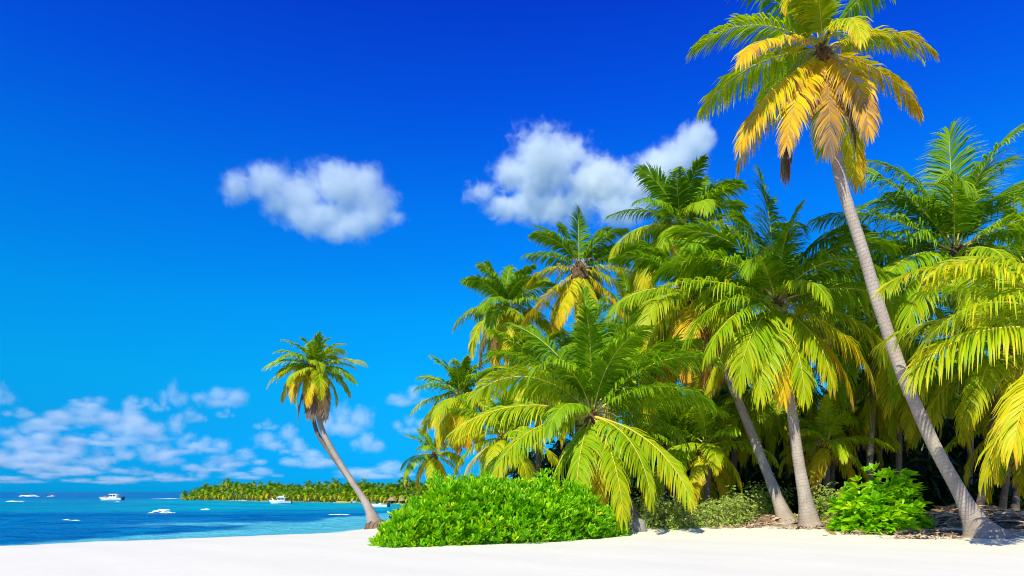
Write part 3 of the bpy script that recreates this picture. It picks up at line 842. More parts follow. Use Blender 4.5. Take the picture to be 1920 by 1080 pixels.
# lone twin-stemmed palm leaning over the water
def lone_palm():
    rs = np.random.default_rng(50)
    Y0 = 37.6
    b = P(706, 978, Y0); b[2] = gz(b[0], Y0) - .1
    root = empty('coconut_palm', b, 'lone palm leaning out over the water on two joined stems', 'palm tree')
    k = lambda px, py, Y=Y0: P(px, py, Y) - b
    m1, c1 = trunk_mesh([np.zeros(3), k(690, 950), k(668, 915), k(645, 880), k(620, 838), k(602, 800), k(593, 750), k(591, 692)], .13, .18, .42, M['bark'], seed=3, flare_h=.7)
    link('trunk', m1, root)
    m2, c2 = trunk_mesh([np.array([-.2, .3, .1]), k(688, 951, Y0 + .4), k(666, 915, Y0 + .4), k(641, 880, Y0 + .4), k(613, 841, Y0 + .4), k(593, 807, Y0 + .4), k(585, 760, Y0 + .4), k(587, 712, Y0 + .5)],
                        .10, .14, .2, M['bark_shaded'], seed=4, flare_h=.6)
    link('trunk', m2, root)
    # knotted root ball washed out of the sand
    A = Acc()
    rb = k(709, 984); rb[2] = .10
    v, q = tube_arrays(np.stack([0 * np.arange(7), 0 * np.arange(7), np.linspace(-.35, .42, 7)], 1), [.58, .66, .70, .68, .60, .48, .25], 18)
    v = v + np.random.default_rng(5).normal(0, .035, v.shape); v[:, 0] *= 1.05
    A.add(v + rb, q)
    for i in range(90):
        az = rs.uniform(0, 2 * math.pi); h0 = rs.uniform(.05, .42)
        p0 = rb + np.array([.35 * math.cos(az), .35 * math.sin(az), h0])
        p1 = rb + np.array([.66 * math.cos(az), .66 * math.sin(az), h0 - .2]) + rs.normal(0, .04, 3)
        p2 = rb + np.array([.78 * math.cos(az), .78 * math.sin(az), -.4]) + rs.normal(0, .05, 3)
        A.tube(spline([p0, p1, p2], 6), np.linspace(.03, .015, 6), 4)
    return root, c1, c2, A, rs


def lone_finish():
    root, c1, c2, A, rs = lone_palm()
    A.build('root_ball', [M['root']], root)
    tp = tuple(c1[-1])
    crown_heart(root, tp, rs, .9, 4, sticks=6)
    lst = gen_fronds(34, 2.5, rs, low=-58, age0=.29, az0=30, agek=.62, bend1=70)
    lst += [(200, 2.9, -62, 26, .9), (280, 2.8, -66, 24, .97), (320, 2.9, -60, 30, .92), (250, 2.7, -70, 20, 1.0), (180, 2.7, 24, 60, .38), (200, 2.7, 2, 62, .46), (352, 2.8, 22, 48, .42)]
    for (az, l, e, bd, age) in lst:
        make_frond(root, (tp[0] + .08 * math.cos(R(az)), tp[1] + .08 * math.sin(R(az)), tp[2] + .1 + .15 * math.sin(R(max(-40, e)))), az, l, e, bd, age, rs, yaw=rs.normal(0, 10), roll=rs.normal(0, 25),
                   n=62, leaf=.29 * l, width=.056, droop=.6, vee=np.interp(e, [-40, 20, 80], [-6, 8, 22]), label='dry brown frond hanging beside the trunk' if age > .95 else None)


lone_finish()

# ------------------------------------------------------------------ shrubs
def leaf_set(pos, dirs, length, width, rs, curl=.25, stations=((0, .25), (.35, .85), (.7, 1.0), (1.0, .18)), fold=0.0, rnd=None):
    """many separate leaves: base points, directions; each a strip of quads"""
    k = len(pos)
    d = dirs / (np.linalg.norm(dirs, axis=1)[:, None] + 1e-9)
    up = np.tile([0, 0, 1.0], (k, 1)) + rs.normal(0, .45, (k, 3))
    w = np.cross(d, up); w /= np.linalg.norm(w, axis=1)[:, None] + 1e-9
    nv = np.cross(w, d)
    ln = (length * rs.uniform(.7, 1.2, k))[:, None]
    wd = (width * rs.uniform(.75, 1.15, k))[:, None]
    V, U = [], []
    cols = (-1, 0, 1) if fold else (-1, 1)
    for (t, ww) in stations:
        c = pos + d * ln * t - np.array([0, 0, 1.0]) * (curl * t * t) * ln
        for sgn in cols:
            V.append(c + w * wd * ww * .5 * sgn + nv * wd * ww * fold * abs(sgn)); U.append(t)
    nc = len(cols); ns = len(stations)
    V = np.stack(V, 1)
    b = (np.arange(k) * nc * ns)[:, None]
    qs = []
    for a in range(ns - 1):
        for c in range(nc - 1):
            o = a * nc + c
            qs.append(b + np.array([[o, o + 1, o + 1 + nc, o + nc]]))
    r = rs.random(k) if rnd is None else rnd
    return V.reshape(-1, 3), np.concatenate(qs), dict(u=np.tile(U, k), rnd=np.repeat(r, nc * ns))


def dome_points(lobes, n, rs, depth=(.72, 1.0), ground_fn=gz, bumps=.10):
    """points on and just inside the union of half-ellipsoids standing on the sand, with outward directions"""
    L = np.array(lobes, dtype=float)          # x, y, rx, ry, h
    area = L[:, 2] * L[:, 4] + L[:, 2] * L[:, 3]
    out_p, out_n = [], []
    base = np.array([ground_fn(x, y) for x, y in L[:, :2]]) - .08
    while sum(len(x) for x in out_p) < n:
        i = rs.choice(len(L), size=4000, p=area / area.sum())
        d = rs.normal(0, 1, (4000, 3)); d[:, 2] = np.abs(d[:, 2]); d /= np.linalg.norm(d, axis=1)[:, None]
        f = rs.uniform(*depth, 4000)
        bump = 1 + bumps * np.sin(d[:, 0] * 7 + i * 2) * np.sin(d[:, 1] * 6 + i) + bumps * .7 * np.sin(d[:, 2] * 11 + i * 1.7)
        p = d * np.stack([L[i, 2], L[i, 3], L[i, 4]], 1) * (f * bump)[:, None]
        p[:, 0] += L[i, 0]; p[:, 1] += L[i, 1]; p[:, 2] += base[i]
        ok = np.ones(4000, bool)
        for j in range(len(L)):
            e = ((p[:, 0] - L[j, 0]) / L[j, 2]) ** 2 + ((p[:, 1] - L[j, 1]) / L[j, 3]) ** 2 + (np.maximum(0, p[:, 2] - base[j]) / L[j, 4]) ** 2
            ok &= (e > depth[0] ** 2 * .85) | (i == j)
        nn = d / np.stack([L[i, 2], L[i, 3], L[i, 4]], 1); nn /= np.linalg.norm(nn, axis=1)[:, None]
        out_p.append(p[ok]); out_n.append(nn[ok])
    return np.concatenate(out_p)[:n], np.concatenate(out_n)[:n]


def rosettes(p, nrm, per, spread, rs, up=.6):
    k = len(p)
    ax = nrm + np.array([0, 0, up]); ax /= np.linalg.norm(ax, axis=1)[:, None]
    ax = np.repeat(ax, per, axis=0); pp = np.repeat(p, per, axis=0)
    j = rs.normal(0, 1, (k * per, 3)); j -= (j * ax).sum(1)[:, None] * ax; j /= np.linalg.norm(j, axis=1)[:, None]
    d = ax + j * spread * rs.uniform(.5, 1.2, (k * per, 1))
    return pp + j * .01, d


def stems(root, lobes, org, n, rs, mat='stem', rad=.025):
    A = Acc()
    for i in range(n):
        az = rs.uniform(0, 2 * math.pi); e = rs.uniform(.2, .6)
        lx, ly, rx, ry, h = lobes[i % len(lobes)]
        q0 = np.array([lx + rs.uniform(-.25, .25) * rx, ly + rs.uniform(-.25, .25) * ry, 0]) - np.array([org[0], org[1], 0])
        q0[2] = gz(q0[0] + org[0], q0[1] + org[1]) - org[2] - .06
        q2 = q0 + np.array([math.cos(az) * rx * e, math.sin(az) * ry * e, h * rs.uniform(.5, .75)])
        q1 = (q0 + q2) / 2 + rs.normal(0, .04, 3)
        A.tube(spline([q0, q1, q2], 6), np.linspace(rad, rad * .4, 6), 5)
    return A.build('stem', [M[mat]], root)


def shrub(name, lobes, n, per, length, width, mat, label, cat='shrub', seed=1, spread=.9, up=.6, curl=.25, group=None, depth=(.62, 1.02), nstem=14, fold=0.0, stations=None, bumps=.1):
    rs = np.random.default_rng(seed)
    L = np.array(lobes, dtype=float)
    c = L[:, :2].mean(0)
    org = np.array([c[0], c[1], gz(c[0], c[1])])
    root = empty(name, org, label, cat, group)
    p, nr = dome_points(lobes, n, rs, depth, bumps=bumps)
    p, d = rosettes(p, nr, per, spread, rs, up)
    cl = np.repeat(rs.random(n) * .5, per) + rs.random(n * per) * .5
    kw = dict(stations=stations) if stations else {}
    v, q, a = leaf_set(p, d, length, width, rs, curl, fold=fold, rnd=cl, **kw)
    v[:, 2] = np.maximum(v[:, 2], ground(v[:, 0], v[:, 1]) + .005)
    link('foliage', np_mesh('foliage', v - org, q, [M[mat]], a), root)
    stems(root, L, org, max(nstem, len(L)), rs)
    return root


def lobe(px, Y, rx, ry, h): return ((px - CX) * Y / FPX, Y, rx, ry, h)


shrub('beach_bush', [lobe(745, 19.7, .62, .9, .66), lobe(785, 20.0, .85, 1.1, 1.40), lobe(835, 20.4, 1.05, 1.4, 1.88), lobe(890, 21.0, 1.2, 1.7, 2.0), lobe(950, 21.6, 1.3, 1.8, 2.04), lobe(1015, 22.3, 1.35, 1.7, 1.96),
                     lobe(1075, 23.0, 1.2, 1.5, 1.68), lobe(1125, 23.7, .85, 1.2, 1.05), lobe(1150, 24.0, .5, .9, .6)],
      8000, 7, .215, .052, 'bush', 'rounded bright green bush of upright leaves on the sand', 'bush', seed=60, spread=.70, up=1.3, curl=.10, stations=((0, .3), (.5, .8), (.85, 1.0), (1.0, .35)), nstem=26)

H = 'scrub under the palms'
hedge = [
    ([lobe(1235, 25.7, 1.0, .7, 1.35), lobe(1265, 26.0, .9, .8, 1.2)], 'low grey-green scrub just right of the low palm', 61, 1500),
    ([lobe(1335, 26.2, 1.1, .8, 1.15), lobe(1375, 26.9, 1.0, .8, 1.45)], 'grey-green scrub left of the shaded leaning trunk', 62, 1700),
    ([lobe(1420, 29.8, 1.1, .8, 1.75), lobe(1448, 30.2, .9, .8, 1.9)], 'tall olive scrub between the two bare trunks', 63, 1500),
    ([lobe(1545, 27.0, 1.0, .8, 1.75), lobe(1575, 27.4, .8, .8, 1.5)], 'loose scrub between straight trunk and broad-leaved shrub', 64, 1300),
]
for lb, lab, sd, n in hedge:
    shrub('scrub', lb, n, 7, .085, .04, 'hedge', lab, 'shrub', seed=sd, spread=1.1, up=.5, group=H, depth=(.45, 1.05), nstem=12, bumps=.22)
shrub('low_shrub', [lobe(1720, 25.5, .62, .5, .72), lobe(1738, 25.8, .4, .4, .6)], 420, 7, .08, .03, 'fine_green', 'small fine-leaved light green shrub near the litter heap', 'shrub', seed=66, spread=1.0, nstem=6)
shrub('broad_leaved_shrub', [lobe(1594, 24.1, .5, .6, 1.75), lobe(1620, 24.0, .6, .7, 2.0), lobe(1652, 24.0, .65, .7, 2.15), lobe(1684, 24.0, .6, .7, 2.05), lobe(1704, 24.0, .45, .6, 1.65), lobe(1648, 23.5, 1.15, .6, 1.5)],
      460, 7, .42, .19, 'broad', 'lush shrub with large drooping bright green leaves', 'shrub', seed=67, spread=1.0, up=.8, curl=.26, depth=(.55, 1.0), nstem=16, fold=.14, bumps=.18,
      stations=((0, .06), (.18, .55), (.42, 1.0), (.70, .75), (1.0, .05)))


def fan_palm(px, py, label, n, h, seed):
    rs = np.random.default_rng(seed)
    b = at(px, py); 
    root = empty('fan_palm', b, label, 'palm plant')
    St = Acc()
    for i in range(n):
        az = rs.uniform(0, 2 * math.pi); e = rs.uniform(.5, 1.35)
        d = np.array([math.cos(az) * math.cos(e), math.sin(az) * math.cos(e), math.sin(e)])
        hub = d * h * rs.uniform(.55, .85)
        St.tube([np.array([0, 0, -.05]), hub * .5 + rs.normal(0, .02, 3), hub], [.018, .013, .010], 5)
        k = 18
        an = np.linspace(-2.1, 2.1, k)
        s = np.cross(d, [0, 0, 1.0]); s /= np.linalg.norm(s)
        u = np.cross(s, d)
        dr = np.cos(an)[:, None] * d + np.sin(an)[:, None] * s + .15 * u
        v, q, a = leaf_set(np.tile(hub, (k, 1)), dr, .62, .05, rs, .25)
        link('fan_leaf', np_mesh('fan_leaf', v, q, [M['hedge']], a), root)
    St.build('leaf_stalk', [M['fine_green']], root)
    return root


fan_palm(1300, 968, 'low fan palm with stiff grey-green leaves in the scrub', 9, 1.0, 70)
fan_palm(1342, 970, 'small fan palm beside the shaded trunk with upright blue-green leaves', 6, .9, 71)

# palm seedling by the tall trunk
def seedling():
    rs = np.random.default_rng(72)
    b = at(1762, 948)
    root = empty('palm_seedling', b, 'palm seedling with dry yellow and green blades left of the tall trunk', 'seedling')
    for i in range(9):
        az = i * 40 + rs.uniform(-12, 12)
        make_frond(root, (0, 0, 0), az, rs.uniform(.7, 1.1), rs.uniform(35, 80), 55, .2 if i % 3 else .75, rs, n=14, leaf=.45, width=.035, droop=.4)
seedling()

# undergrowth added to block light inside the grove; shade put into its leaf colour
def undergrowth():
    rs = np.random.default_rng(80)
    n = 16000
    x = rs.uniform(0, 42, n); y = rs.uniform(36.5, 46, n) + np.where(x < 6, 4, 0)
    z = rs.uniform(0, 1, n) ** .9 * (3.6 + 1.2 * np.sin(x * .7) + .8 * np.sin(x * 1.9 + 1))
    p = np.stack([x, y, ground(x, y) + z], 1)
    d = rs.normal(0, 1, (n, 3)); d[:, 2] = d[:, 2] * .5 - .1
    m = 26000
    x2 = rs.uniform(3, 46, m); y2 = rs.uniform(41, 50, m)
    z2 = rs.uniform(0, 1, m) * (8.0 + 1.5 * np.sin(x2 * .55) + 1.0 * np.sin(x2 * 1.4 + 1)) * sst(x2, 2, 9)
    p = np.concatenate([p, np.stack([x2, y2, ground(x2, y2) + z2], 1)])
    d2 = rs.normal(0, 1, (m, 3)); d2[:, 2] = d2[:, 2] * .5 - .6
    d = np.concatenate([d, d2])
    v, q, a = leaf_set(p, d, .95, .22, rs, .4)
    tag(link('undergrowth', np_mesh('undergrowth', v, q, [M['under']], a)), 'tangled undergrowth inside the palm grove, its shade put into dark leaf colour', 'undergrowth', kind='stuff')
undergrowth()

# ------------------------------------------------------------------ dry litter, stones
def litter(name, spots, n, label, seed, ln=(.3, 1.1), hgt=.35):
    rs = np.random.default_rng(seed)
    A = Acc()
    sp = np.array(spots)
    for i in range(n):
        cx, cy, rx, ry, hh = sp[rs.integers(len(sp))]
        t = rs.normal(0, .45, 2)
        x, y = cx + rx * t[0], cy + ry * t[1]
        top = hh * math.exp(-(t[0] ** 2 + t[1] ** 2) * 1.2)
        z = gz(x, y) + rs.uniform(.0, 1) ** .7 * top + .012
        az = rs.normal(0, .7) + (math.pi if rs.random() < .5 else 0)
        L = rs.uniform(*ln); w = rs.uniform(.008, .03) if rs.random() < .85 else rs.uniform(.05, .11)
        c = np.linspace(-.5, .5, 5)
        bend = rs.normal(0, .5)
        pts = np.stack([x + L * c * math.cos(az) - bend * L * .5 * c * c * math.sin(az), y + L * c * math.sin(az) + bend * L * .5 * c * c * math.cos(az),
                        z + rs.normal(0, .05) * c * 2 + rs.uniform(-.1, .12) * (1 - 4 * c * c)], 1)
        pts[:, 2] = np.maximum(pts[:, 2], ground(pts[:, 0], pts[:, 1]) + .006)
        tg = np.gradient(pts, axis=0); tg /= np.linalg.norm(tg, axis=1)[:, None] + 1e-6
        ww = np.cross(tg, np.array([0, 0, 1.0]) + rs.normal(0, .6, 3)); ww /= np.linalg.norm(ww, axis=1)[:, None] + 1e-6
        wd = (w * np.array([.5, 1, 1, .8, .2]))[:, None]
        th = ww * wd
        V = np.concatenate([pts - th, pts + th])
        q = [(j, j + 1, 6 + j, 5 + j) for j in range(4)]
        A.add(V, q, u=np.tile(c + .5, 2), rnd=rs.random())
    return tag(A.build(name, [M['litter']]), label, 'dry litter', kind='stuff')


def sp(px, py, rx, ry, h):
    g = at(px, py); return (g[0], g[1], rx, ry, h)


litter('palm_litter', [sp(1770, 985, 1.3, .9, .45), sp(1830, 978, 1.4, .9, .62), sp(1890, 985, 1.6, 1.0, .66), sp(1925, 990, 1.4, 1.0, .6), sp(1800, 970, 1.4, .8, .6), sp(1740, 1003, 1.0, .3, .08)], 1500,
       'heap of dry brown palm litter around the foot of the tallest palm', 90, (.35, 1.3))
litter('palm_litter', [sp(1415, 984, .9, .5, .22), sp(1460, 980, .9, .5, .3), sp(1545, 978, .8, .5, .28), sp(1580, 992, 1.0, .35, .12)], 520, 'low line of dry brown fronds around the two bare trunks', 91, (.3, 1.1))
litter('scattered_litter', [sp(1640, 1002, 1.6, .35, .03), sp(1720, 1010, 1.4, .3, .03), sp(1500, 992, 2.0, .35, .02), sp(1290, 978, 1.2, .3, .05), sp(1380, 990, 1.2, .3, .03)], 420,
       'scattered twigs and leaf scraps along the edge of the sand', 92, (.05, .4), .04)


def dry_sheath(px, py, label, L, az, seed):
    rs = np.random.default_rng(seed)
    b = at(px, py)
    A = Acc()
    t = np.linspace(0, 1, 10); a = np.linspace(-1.1, 1.1, 7)
    wv = .16 * np.sin(np.pi * (t * .85 + .12)) ** .8
    V = np.stack([np.repeat(t * L - L / 2, 7), (wv[:, None] * np.sin(a)[None]).ravel(), (wv[:, None] * (np.cos(a)[None] - .2)).ravel() + .05 + .10 * np.repeat(np.sin(t * 3), 7)], 1)
    V = np.concatenate([V, V - [0, 0, .018]])
    i = np.arange(9)[:, None] * 7; j = np.arange(6)[None]
    q = np.stack([i + j, i + j + 1, i + j + 8, i + j + 7], -1).reshape(-1, 4)
    A.add(V, np.concatenate([q, q[:, ::-1] + 70]))
    o = A.build('dry_frond_sheath', [M['fibre_pale']], None, b, az)
    return tag(o, label, 'dry sheath', 'fallen frond sheaths')


dry_sheath(1438, 980, 'large curled reddish brown frond sheath left of the straight trunk', 1.5, .25, 1)
dry_sheath(1565, 984, 'pale brown frond sheath right of the straight trunk', 1.0, .1, 2)
dry_sheath(1752, 988, 'upright pinkish dry sheath in the litter heap', .8, 1.0, 3)
dry_sheath(1335, 976, 'reddish dry sheath lying under the fan palms', 1.1, .05, 4)


def stone(px, py, w, h, label, seed):
    b = at(px, py)
    bm = bmesh.new()
    bmesh.ops.create_icosphere(bm, subdivisions=4, radius=1)
    rs = np.random.default_rng(seed); ph = rs.uniform(0, 6, 6)
    for v in bm.verts:
        c = v.co
        k = 1 + .10 * math.sin(3 * c.x + ph[0]) * math.sin(3 * c.y + ph[1]) + .07 * math.sin(6 * c.z + ph[2] + 3 * c.x) + .02 * math.sin(17 * c.x + ph[3]) * math.sin(15 * c.z + ph[4])
        v.co = Vector((c.x * w, c.y * w * .8, max(c.z, -.45) * h)) * k
    me = bpy.data.meshes.new('stone'); bm.to_mesh(me); bm.free()
    me.polygons.foreach_set('use_smooth', [True] * len(me.polygons)); me.materials.append(M['rock'])
    tag(link('stone', me, None, (b[0], b[1], b[2] + .1)), label, 'stone')


stone(1190, 996, .42, .34, 'grey rounded stone at the foot of the low front palm', 1)
stone(1294, 977, .18, .16, 'small pale grey stone by the fan palms', 2)

# ------------------------------------------------------------------ far shore
def far_palm_mesh(seed):
    rs = np.random.default_rng(seed)
    V, Qd, U, S_, Rn, Ag = [], [], [], [], [], []
    off = 0
    for (az, l, e, b, age) in gen_fronds(17, 1.5, rs, low=-60, age0=.10, az0=seed * 40, agek=.85, bend1=70):
        v, q, a, mv, mq, _ = frond_arrays(l, e, b, rs, n=9, leaf=.42, width=.16, droop=.5, tatter=.1, roll=rs.normal(0, 20))
        ca, sa = math.cos(R(az)), math.sin(R(az))
        v = np.stack([v[:, 0] * ca - v[:, 1] * sa, v[:, 0] * sa + v[:, 1] * ca, v[:, 2]], 1)
        V.append(v); Qd.append(q + off); off += len(v)
        U.append(a['u']); S_.append(a['s']); Rn.append(a['rnd']); Ag.append(np.full(len(v), age))
    cat = np.concatenate
    return np_mesh('crown', cat(V), cat(Qd), [M['far_frond']], dict(u=cat(U), s=cat(S_), rnd=cat(Rn), age=cat(Ag)))


far_crowns = [far_palm_mesh(s) for s in range(100, 106)]
v, q = tube_arrays(spline([(0, 0, -1), (.05, 0, -.5), (0, 0, 0)], 8), np.linspace(.12, .08, 8), 6)
far_trunk = np_mesh('trunk', v, q, [M['bark']], {'v': (v[:, 2] + 1) * 4}, smooth=True)


def far_palm(x, y, h, i, label, s=1.0):
    z = gz(x, y)
    root = empty('far_palm', (x, y, z), label, 'palm tree', 'palms along the far shore')
    c = link('crown', far_crowns[i % 6], root, (0, 0, h), i * 1.3); c.scale = (s, s, s)
    t = link('trunk', far_trunk, root, (0, 0, h)); t.scale = (1, 1, h + .2)


rf = np.random.default_rng(120)
shore_px = [(348, 937.5), (380, 938), (450, 939), (520, 940.5), (600, 942), (680, 943.5), (760, 945.5), (830, 946.5)]
tops = [(345, 920), (362, 914), (385, 908), (410, 906), (450, 905), (500, 906), (560, 908), (600, 906), (640, 908), (680, 905), (720, 908), (760, 905), (860, 905)]
cnt = 0
for row in range(5):
    px = 347 + row * 3 + (8 if row else 0)
    while px < 850:
        yb = np.interp(px, [p for p, _ in shore_px], [q for _, q in shore_px])
        Ys = CAM_Z * FPX / (yb - HY)
        Yr = Ys + 2.0 + row * 4.5 + rf.uniform(0, 2.5)
        xr = (px - CX) * Yr / FPX
        tp = np.interp(px, [p for p, _ in tops], [q for _, q in tops])
        ht = (CAM_Z - (tp - HY) * Yr / FPX) - .7
        h = ht * np.interp(row, [0, 1, 2, 3, 4], [.48, .66, .82, .93, 1.0]) * rf.uniform(.72, 1.12)
        far_palm(xr, Yr, max(1.0, h), cnt, 'small distant palm in the dense row along the far shore', rf.uniform(.8, 1.2)); cnt += 1
        px += rf.uniform(9, 14) * (1.0 if row else 1.25)
for (px, py, lab) in ((427, 899, 'tallest distant palm standing above the far shore grove'), (629, 902, 'distant palm rising just left of the lone palm trunk'), (762, 895, 'distant palm poking up near the left end of the main grove'),
                      (346, 920, 'outermost distant palm at the tip of the far shore')):
    Yr = np.interp(px, [346, 427, 629, 762], [190, 178, 150, 130])
    far_palm((px - CX) * Yr / FPX, Yr, CAM_Z - (py + 6 - HY) * Yr / FPX, cnt, lab, 1.15); cnt += 1


def far_scrub():
    rs = np.random.default_rng(130)
    n = 15000
    px = rs.uniform(352, 960, n)
    yb = np.interp(px, [p for p, _ in shore_px], [q for _, q in shore_px])
    Ys = CAM_Z * FPX / (yb - HY)
    dp = rs.uniform(0, 1, n)
    y = Ys + 1.6 + dp * 26
    x = (px - CX) * y / FPX
    z = ground(x, y) + rs.uniform(0, 1, n) * (.35 + 2.0 * dp) * (.7 + .5 * np.sin(x * .6) * np.sin(x * .23 + 1)) * sst(px, 346, 375)
    d = rs.normal(0, 1, (n, 3)); d[:, 2] = np.abs(d[:, 2])
    v, q, a = leaf_set(np.stack([x, y, z], 1), d, .6, .3, rs, .3)
    tag(link('far_scrub', np_mesh('far_scrub', v, q, [M['farwood']], a)), 'green scrub beneath the palms of the far shore', 'scrub', kind='stuff')
far_scrub()


def hut(px, w, label, seed):
    yb = np.interp(px, [p for p, _ in shore_px], [q for _, q in shore_px])
    Y0 = CAM_Z * FPX / (yb - HY) + 1.8
    x = (px - CX) * Y0 / FPX; z = gz(x, Y0)
    root = empty('thatched_hut', (x, Y0, z), label, 'hut', 'thatched huts on the far beach')
    A = Acc()
    rr = [w, w * .96, w * .6, w * .25, .03]; zz = [.55, .62, .95, 1.25, 1.42]
    v, q = tube_arrays([(0, 0, a) for a in zz], rr, 16)
    A.add(v + np.random.default_rng(seed).normal(0, .015, v.shape), q)
    A.build('thatch_roof', [M['thatch']], root)
    for i in range(6):
        B = Acc(); a = i * math.pi / 3 + .3
        B.tube([(w * .75 * math.cos(a), w * .75 * math.sin(a), -.1), (w * .75 * math.cos(a), w * .75 * math.sin(a), .66)], .035, 6)
        B.build('post', [M['stem']], root)
hut(735, .95, 'grey thatched hut on the far beach, the larger one', 1)
hut(754, .7, 'small thatched hut nearest the main grove', 2)

# ------------------------------------------------------------------ boats
def hull_acc(A, L, B, Dp, sheer=.25, mi=0, deck=True, draft=.12):
    """a planing hull along +X (bow), waterline at z = 0"""
    n = 15
    t = np.linspace(0, 1, n)
    half = B / 2 * np.where(t < .55, .92 + .08 * np.sin(t / .55 * math.pi / 2), np.cos((t - .55) / .45 * math.pi / 2) ** .75)
    half = np.maximum(half, .02)
    top = Dp * (1 + sheer * t ** 2)
    x = -L / 2 + L * t
    prof = [(0, -draft - .0, 0), (.62, -draft * .6, 0), (.86, .30, 1), (1.0, 1.0, 1), (.93, 1.0, 1), (.88, .86, 1), (0, .86, 1)]
    V = []
    for i in range(n):
        rake = .10 * L * max(0, t[i] - .7) / .3
        for (w, hgt, m) in prof:
            z = hgt * top[i] if m else hgt
            V.append((x[i] + rake * (z / Dp), half[i] * w, z))
    P_ = len(prof)
    V = np.array(V); W = V.copy(); W[:, 1] *= -1
    i = np.arange(n - 1)[:, None] * P_; j = np.arange(P_ - 1)[None]
    q = np.stack([i + j, i + j + 1, i + P_ + j + 1, i + P_ + j], -1).reshape(-1, 4)
    A.add(V, q, mi); A.add(W, q[:, ::-1], mi)
    # transom
    tr = np.concatenate([V[:P_], W[:P_]])
    A.add(tr, [(0, 1, P_ + 1, P_), (1, 2, P_ + 2, P_ + 1), (2, 3, P_ + 3, P_ + 2)], mi)


def outboard(name, parent, loc, s, rz=0, tilt=0.0):
    A = Acc()
    A.box((-.22 * s, -.16 * s, .35 * s), (.20 * s, .16 * s, .85 * s), top=.8)
    A.box((-.12 * s, -.07 * s, -.35 * s), (.08 * s, .07 * s, .352 * s), top=1.2)
    A.tube([(-.06 * s, 0, -.32 * s), (-.30 * s, 0, -.34 * s)], [.07 * s, .04 * s], 8)
    o = A.build(name, [M['black']], parent, loc, rz)
    o.rotation_euler = (0, tilt, rz)
    bv = o.modifiers.new('b', 'BEVEL'); bv.width = .03 * s; bv.segments = 2
    return o


def railing(root, pts, posts, h):
    A = Acc()
    p = np.array(pts)
    A.tube(spline(p + [0, 0, h], 14), .018, 5)
    for f in np.linspace(0, 1, posts):
        c = spline(p, 20)[int(f * 19)]
        A.tube([c, c + [0, 0, h]], .014, 5)
    A.build('railing', [M['metal']], root)


def cabin(root, x0, x1, b, z0, z1, roof_over=.15, glass='dark_glass', side_win=((.12, .45), (.52, .9)), rake=.25):
    A = Acc()
    A.box((x0, -b / 2, z0), (x1, b / 2, z1), top=.88, shift=(-rake * .3, 0))
    o = A.build('cabin', [M['white_paint']], root)
    h = z1 - z0
    for (a, c) in side_win:
        for sd in (-1, 1):
            W = Acc()
            xa, xb = x0 + (x1 - x0) * a, x0 + (x1 - x0) * c
            yo = sd * (b / 2 * .945 + .012)
            W.box((xa, min(yo, yo - sd * .02), z0 + h * .42), (xb, max(yo, yo - sd * .02), z0 + h * .86))
            W.build('window', [M[glass]], root)
    F = Acc()
    F.box((x1 - .06 - rake * .12, -b * .38, z0 + h * .42), (x1 + .015 - rake * .12, b * .38, z0 + h * .86), shift=(-.03, 0))
    F.build('windscreen', [M[glass]], root)
    Rf = Acc()
    Rf.box((x0 - roof_over - .1, -b / 2, z1 + .003), (x1 + roof_over * .3, b / 2, z1 + .07), top=.96)
    Rf.build('roof', [M['white_paint']], root)


def on_water(px, py):
    Y0 = CAM_Z * FPX / (py - HY)
    return ((px - CX) * Y0 / FPX, Y0, 0.0)


# white cabin cruiser heading left
xa = on_water(210, 938.0)
root = empty('cabin_cruiser', xa, 'white cabin boat with a mast heading left across open water', 'boat', 'boats on the water', rz=math.pi)
A = Acc(); hull_acc(A, 5.4, 1.9, .62); A.build('hull', [M['white_paint']], root)
cabin(root, -1.5, .5, 1.4, .55, 1.55, .3)
A = Acc(); A.tube([(-.3, 0, 1.6), (-.3, 0, 2.7)], .02, 6); A.tube([(-.9, .3, 1.6), (-1.0, .3, 2.3)], .012, 5); A.build('mast', [M['metal']], root)
railing(root, [(.9, .7, .62), (2.0, .55, .68), (2.9, 0, .74), (2.0, -.55, .68), (.9, -.7, .62)], 7, .35)
outboard('outboard_motor', root, (-2.85, .35, .1), 1.0); outboard('outboard_motor', root, (-2.85, -.35, .1), 1.0)
cruiser_loc = xa

# white fly-bridge boat seen from astern
xb = on_water(527, 944.6)
root = empty('cabin_cruiser', xb, 'white boat with a tall cabin moored off the far shore', 'boat', 'boats on the water', rz=R(205))
A = Acc(); hull_acc(A, 3.4, 1.35, .52, sheer=.5); A.build('hull', [M['white_paint']], root)
cabin(root, -.55, .75, 1.0, .45, 1.15, .2, 'teal_glass')
A = Acc(); A.box((-.5, -.42, 1.22), (.45, .42, 1.45), top=.85); A.build('flybridge', [M['white_paint']], root)
A = Acc()
for y in (-.38, .38): A.tube([(-.45, y, 1.42), (-.55, y * .8, 1.72)], .02, 5)
A.tube([(-.55, -.3, 1.72), (-.55, .3, 1.72)], .02, 5); A.build('radar_arch', [M['white_paint']], root)
railing(root, [(.8, .5, .52), (1.4, .35, .62), (1.8, 0, .74), (1.4, -.35, .62), (.8, -.5, .52)], 6, .22)
outboard('outboard_motor', root, (-1.82, .22, .05), .7); outboard('outboard_motor', root, (-1.82, -.22, .05), .7)

# open speedboat behind the lone palm's trunk
xd = on_water(706, 951.0)
root = empty('speedboat', xd, 'open white speedboat with black outboards behind the lone palm trunk', 'boat', 'boats on the water', rz=R(176))
A = Acc(); hull_acc(A, 3.3, 1.15, .34, sheer=.6); A.build('hull', [M['white_paint']], root)
A = Acc(); A.box((-.75, -.25, .29), (-.35, .25, .62), top=.8); A.build('console', [M['white_paint']], root)
outboard('outboard_motor', root, (-1.75, .22, .05), .75); outboard('outboard_motor', root, (-1.75, -.22, .05), .75)

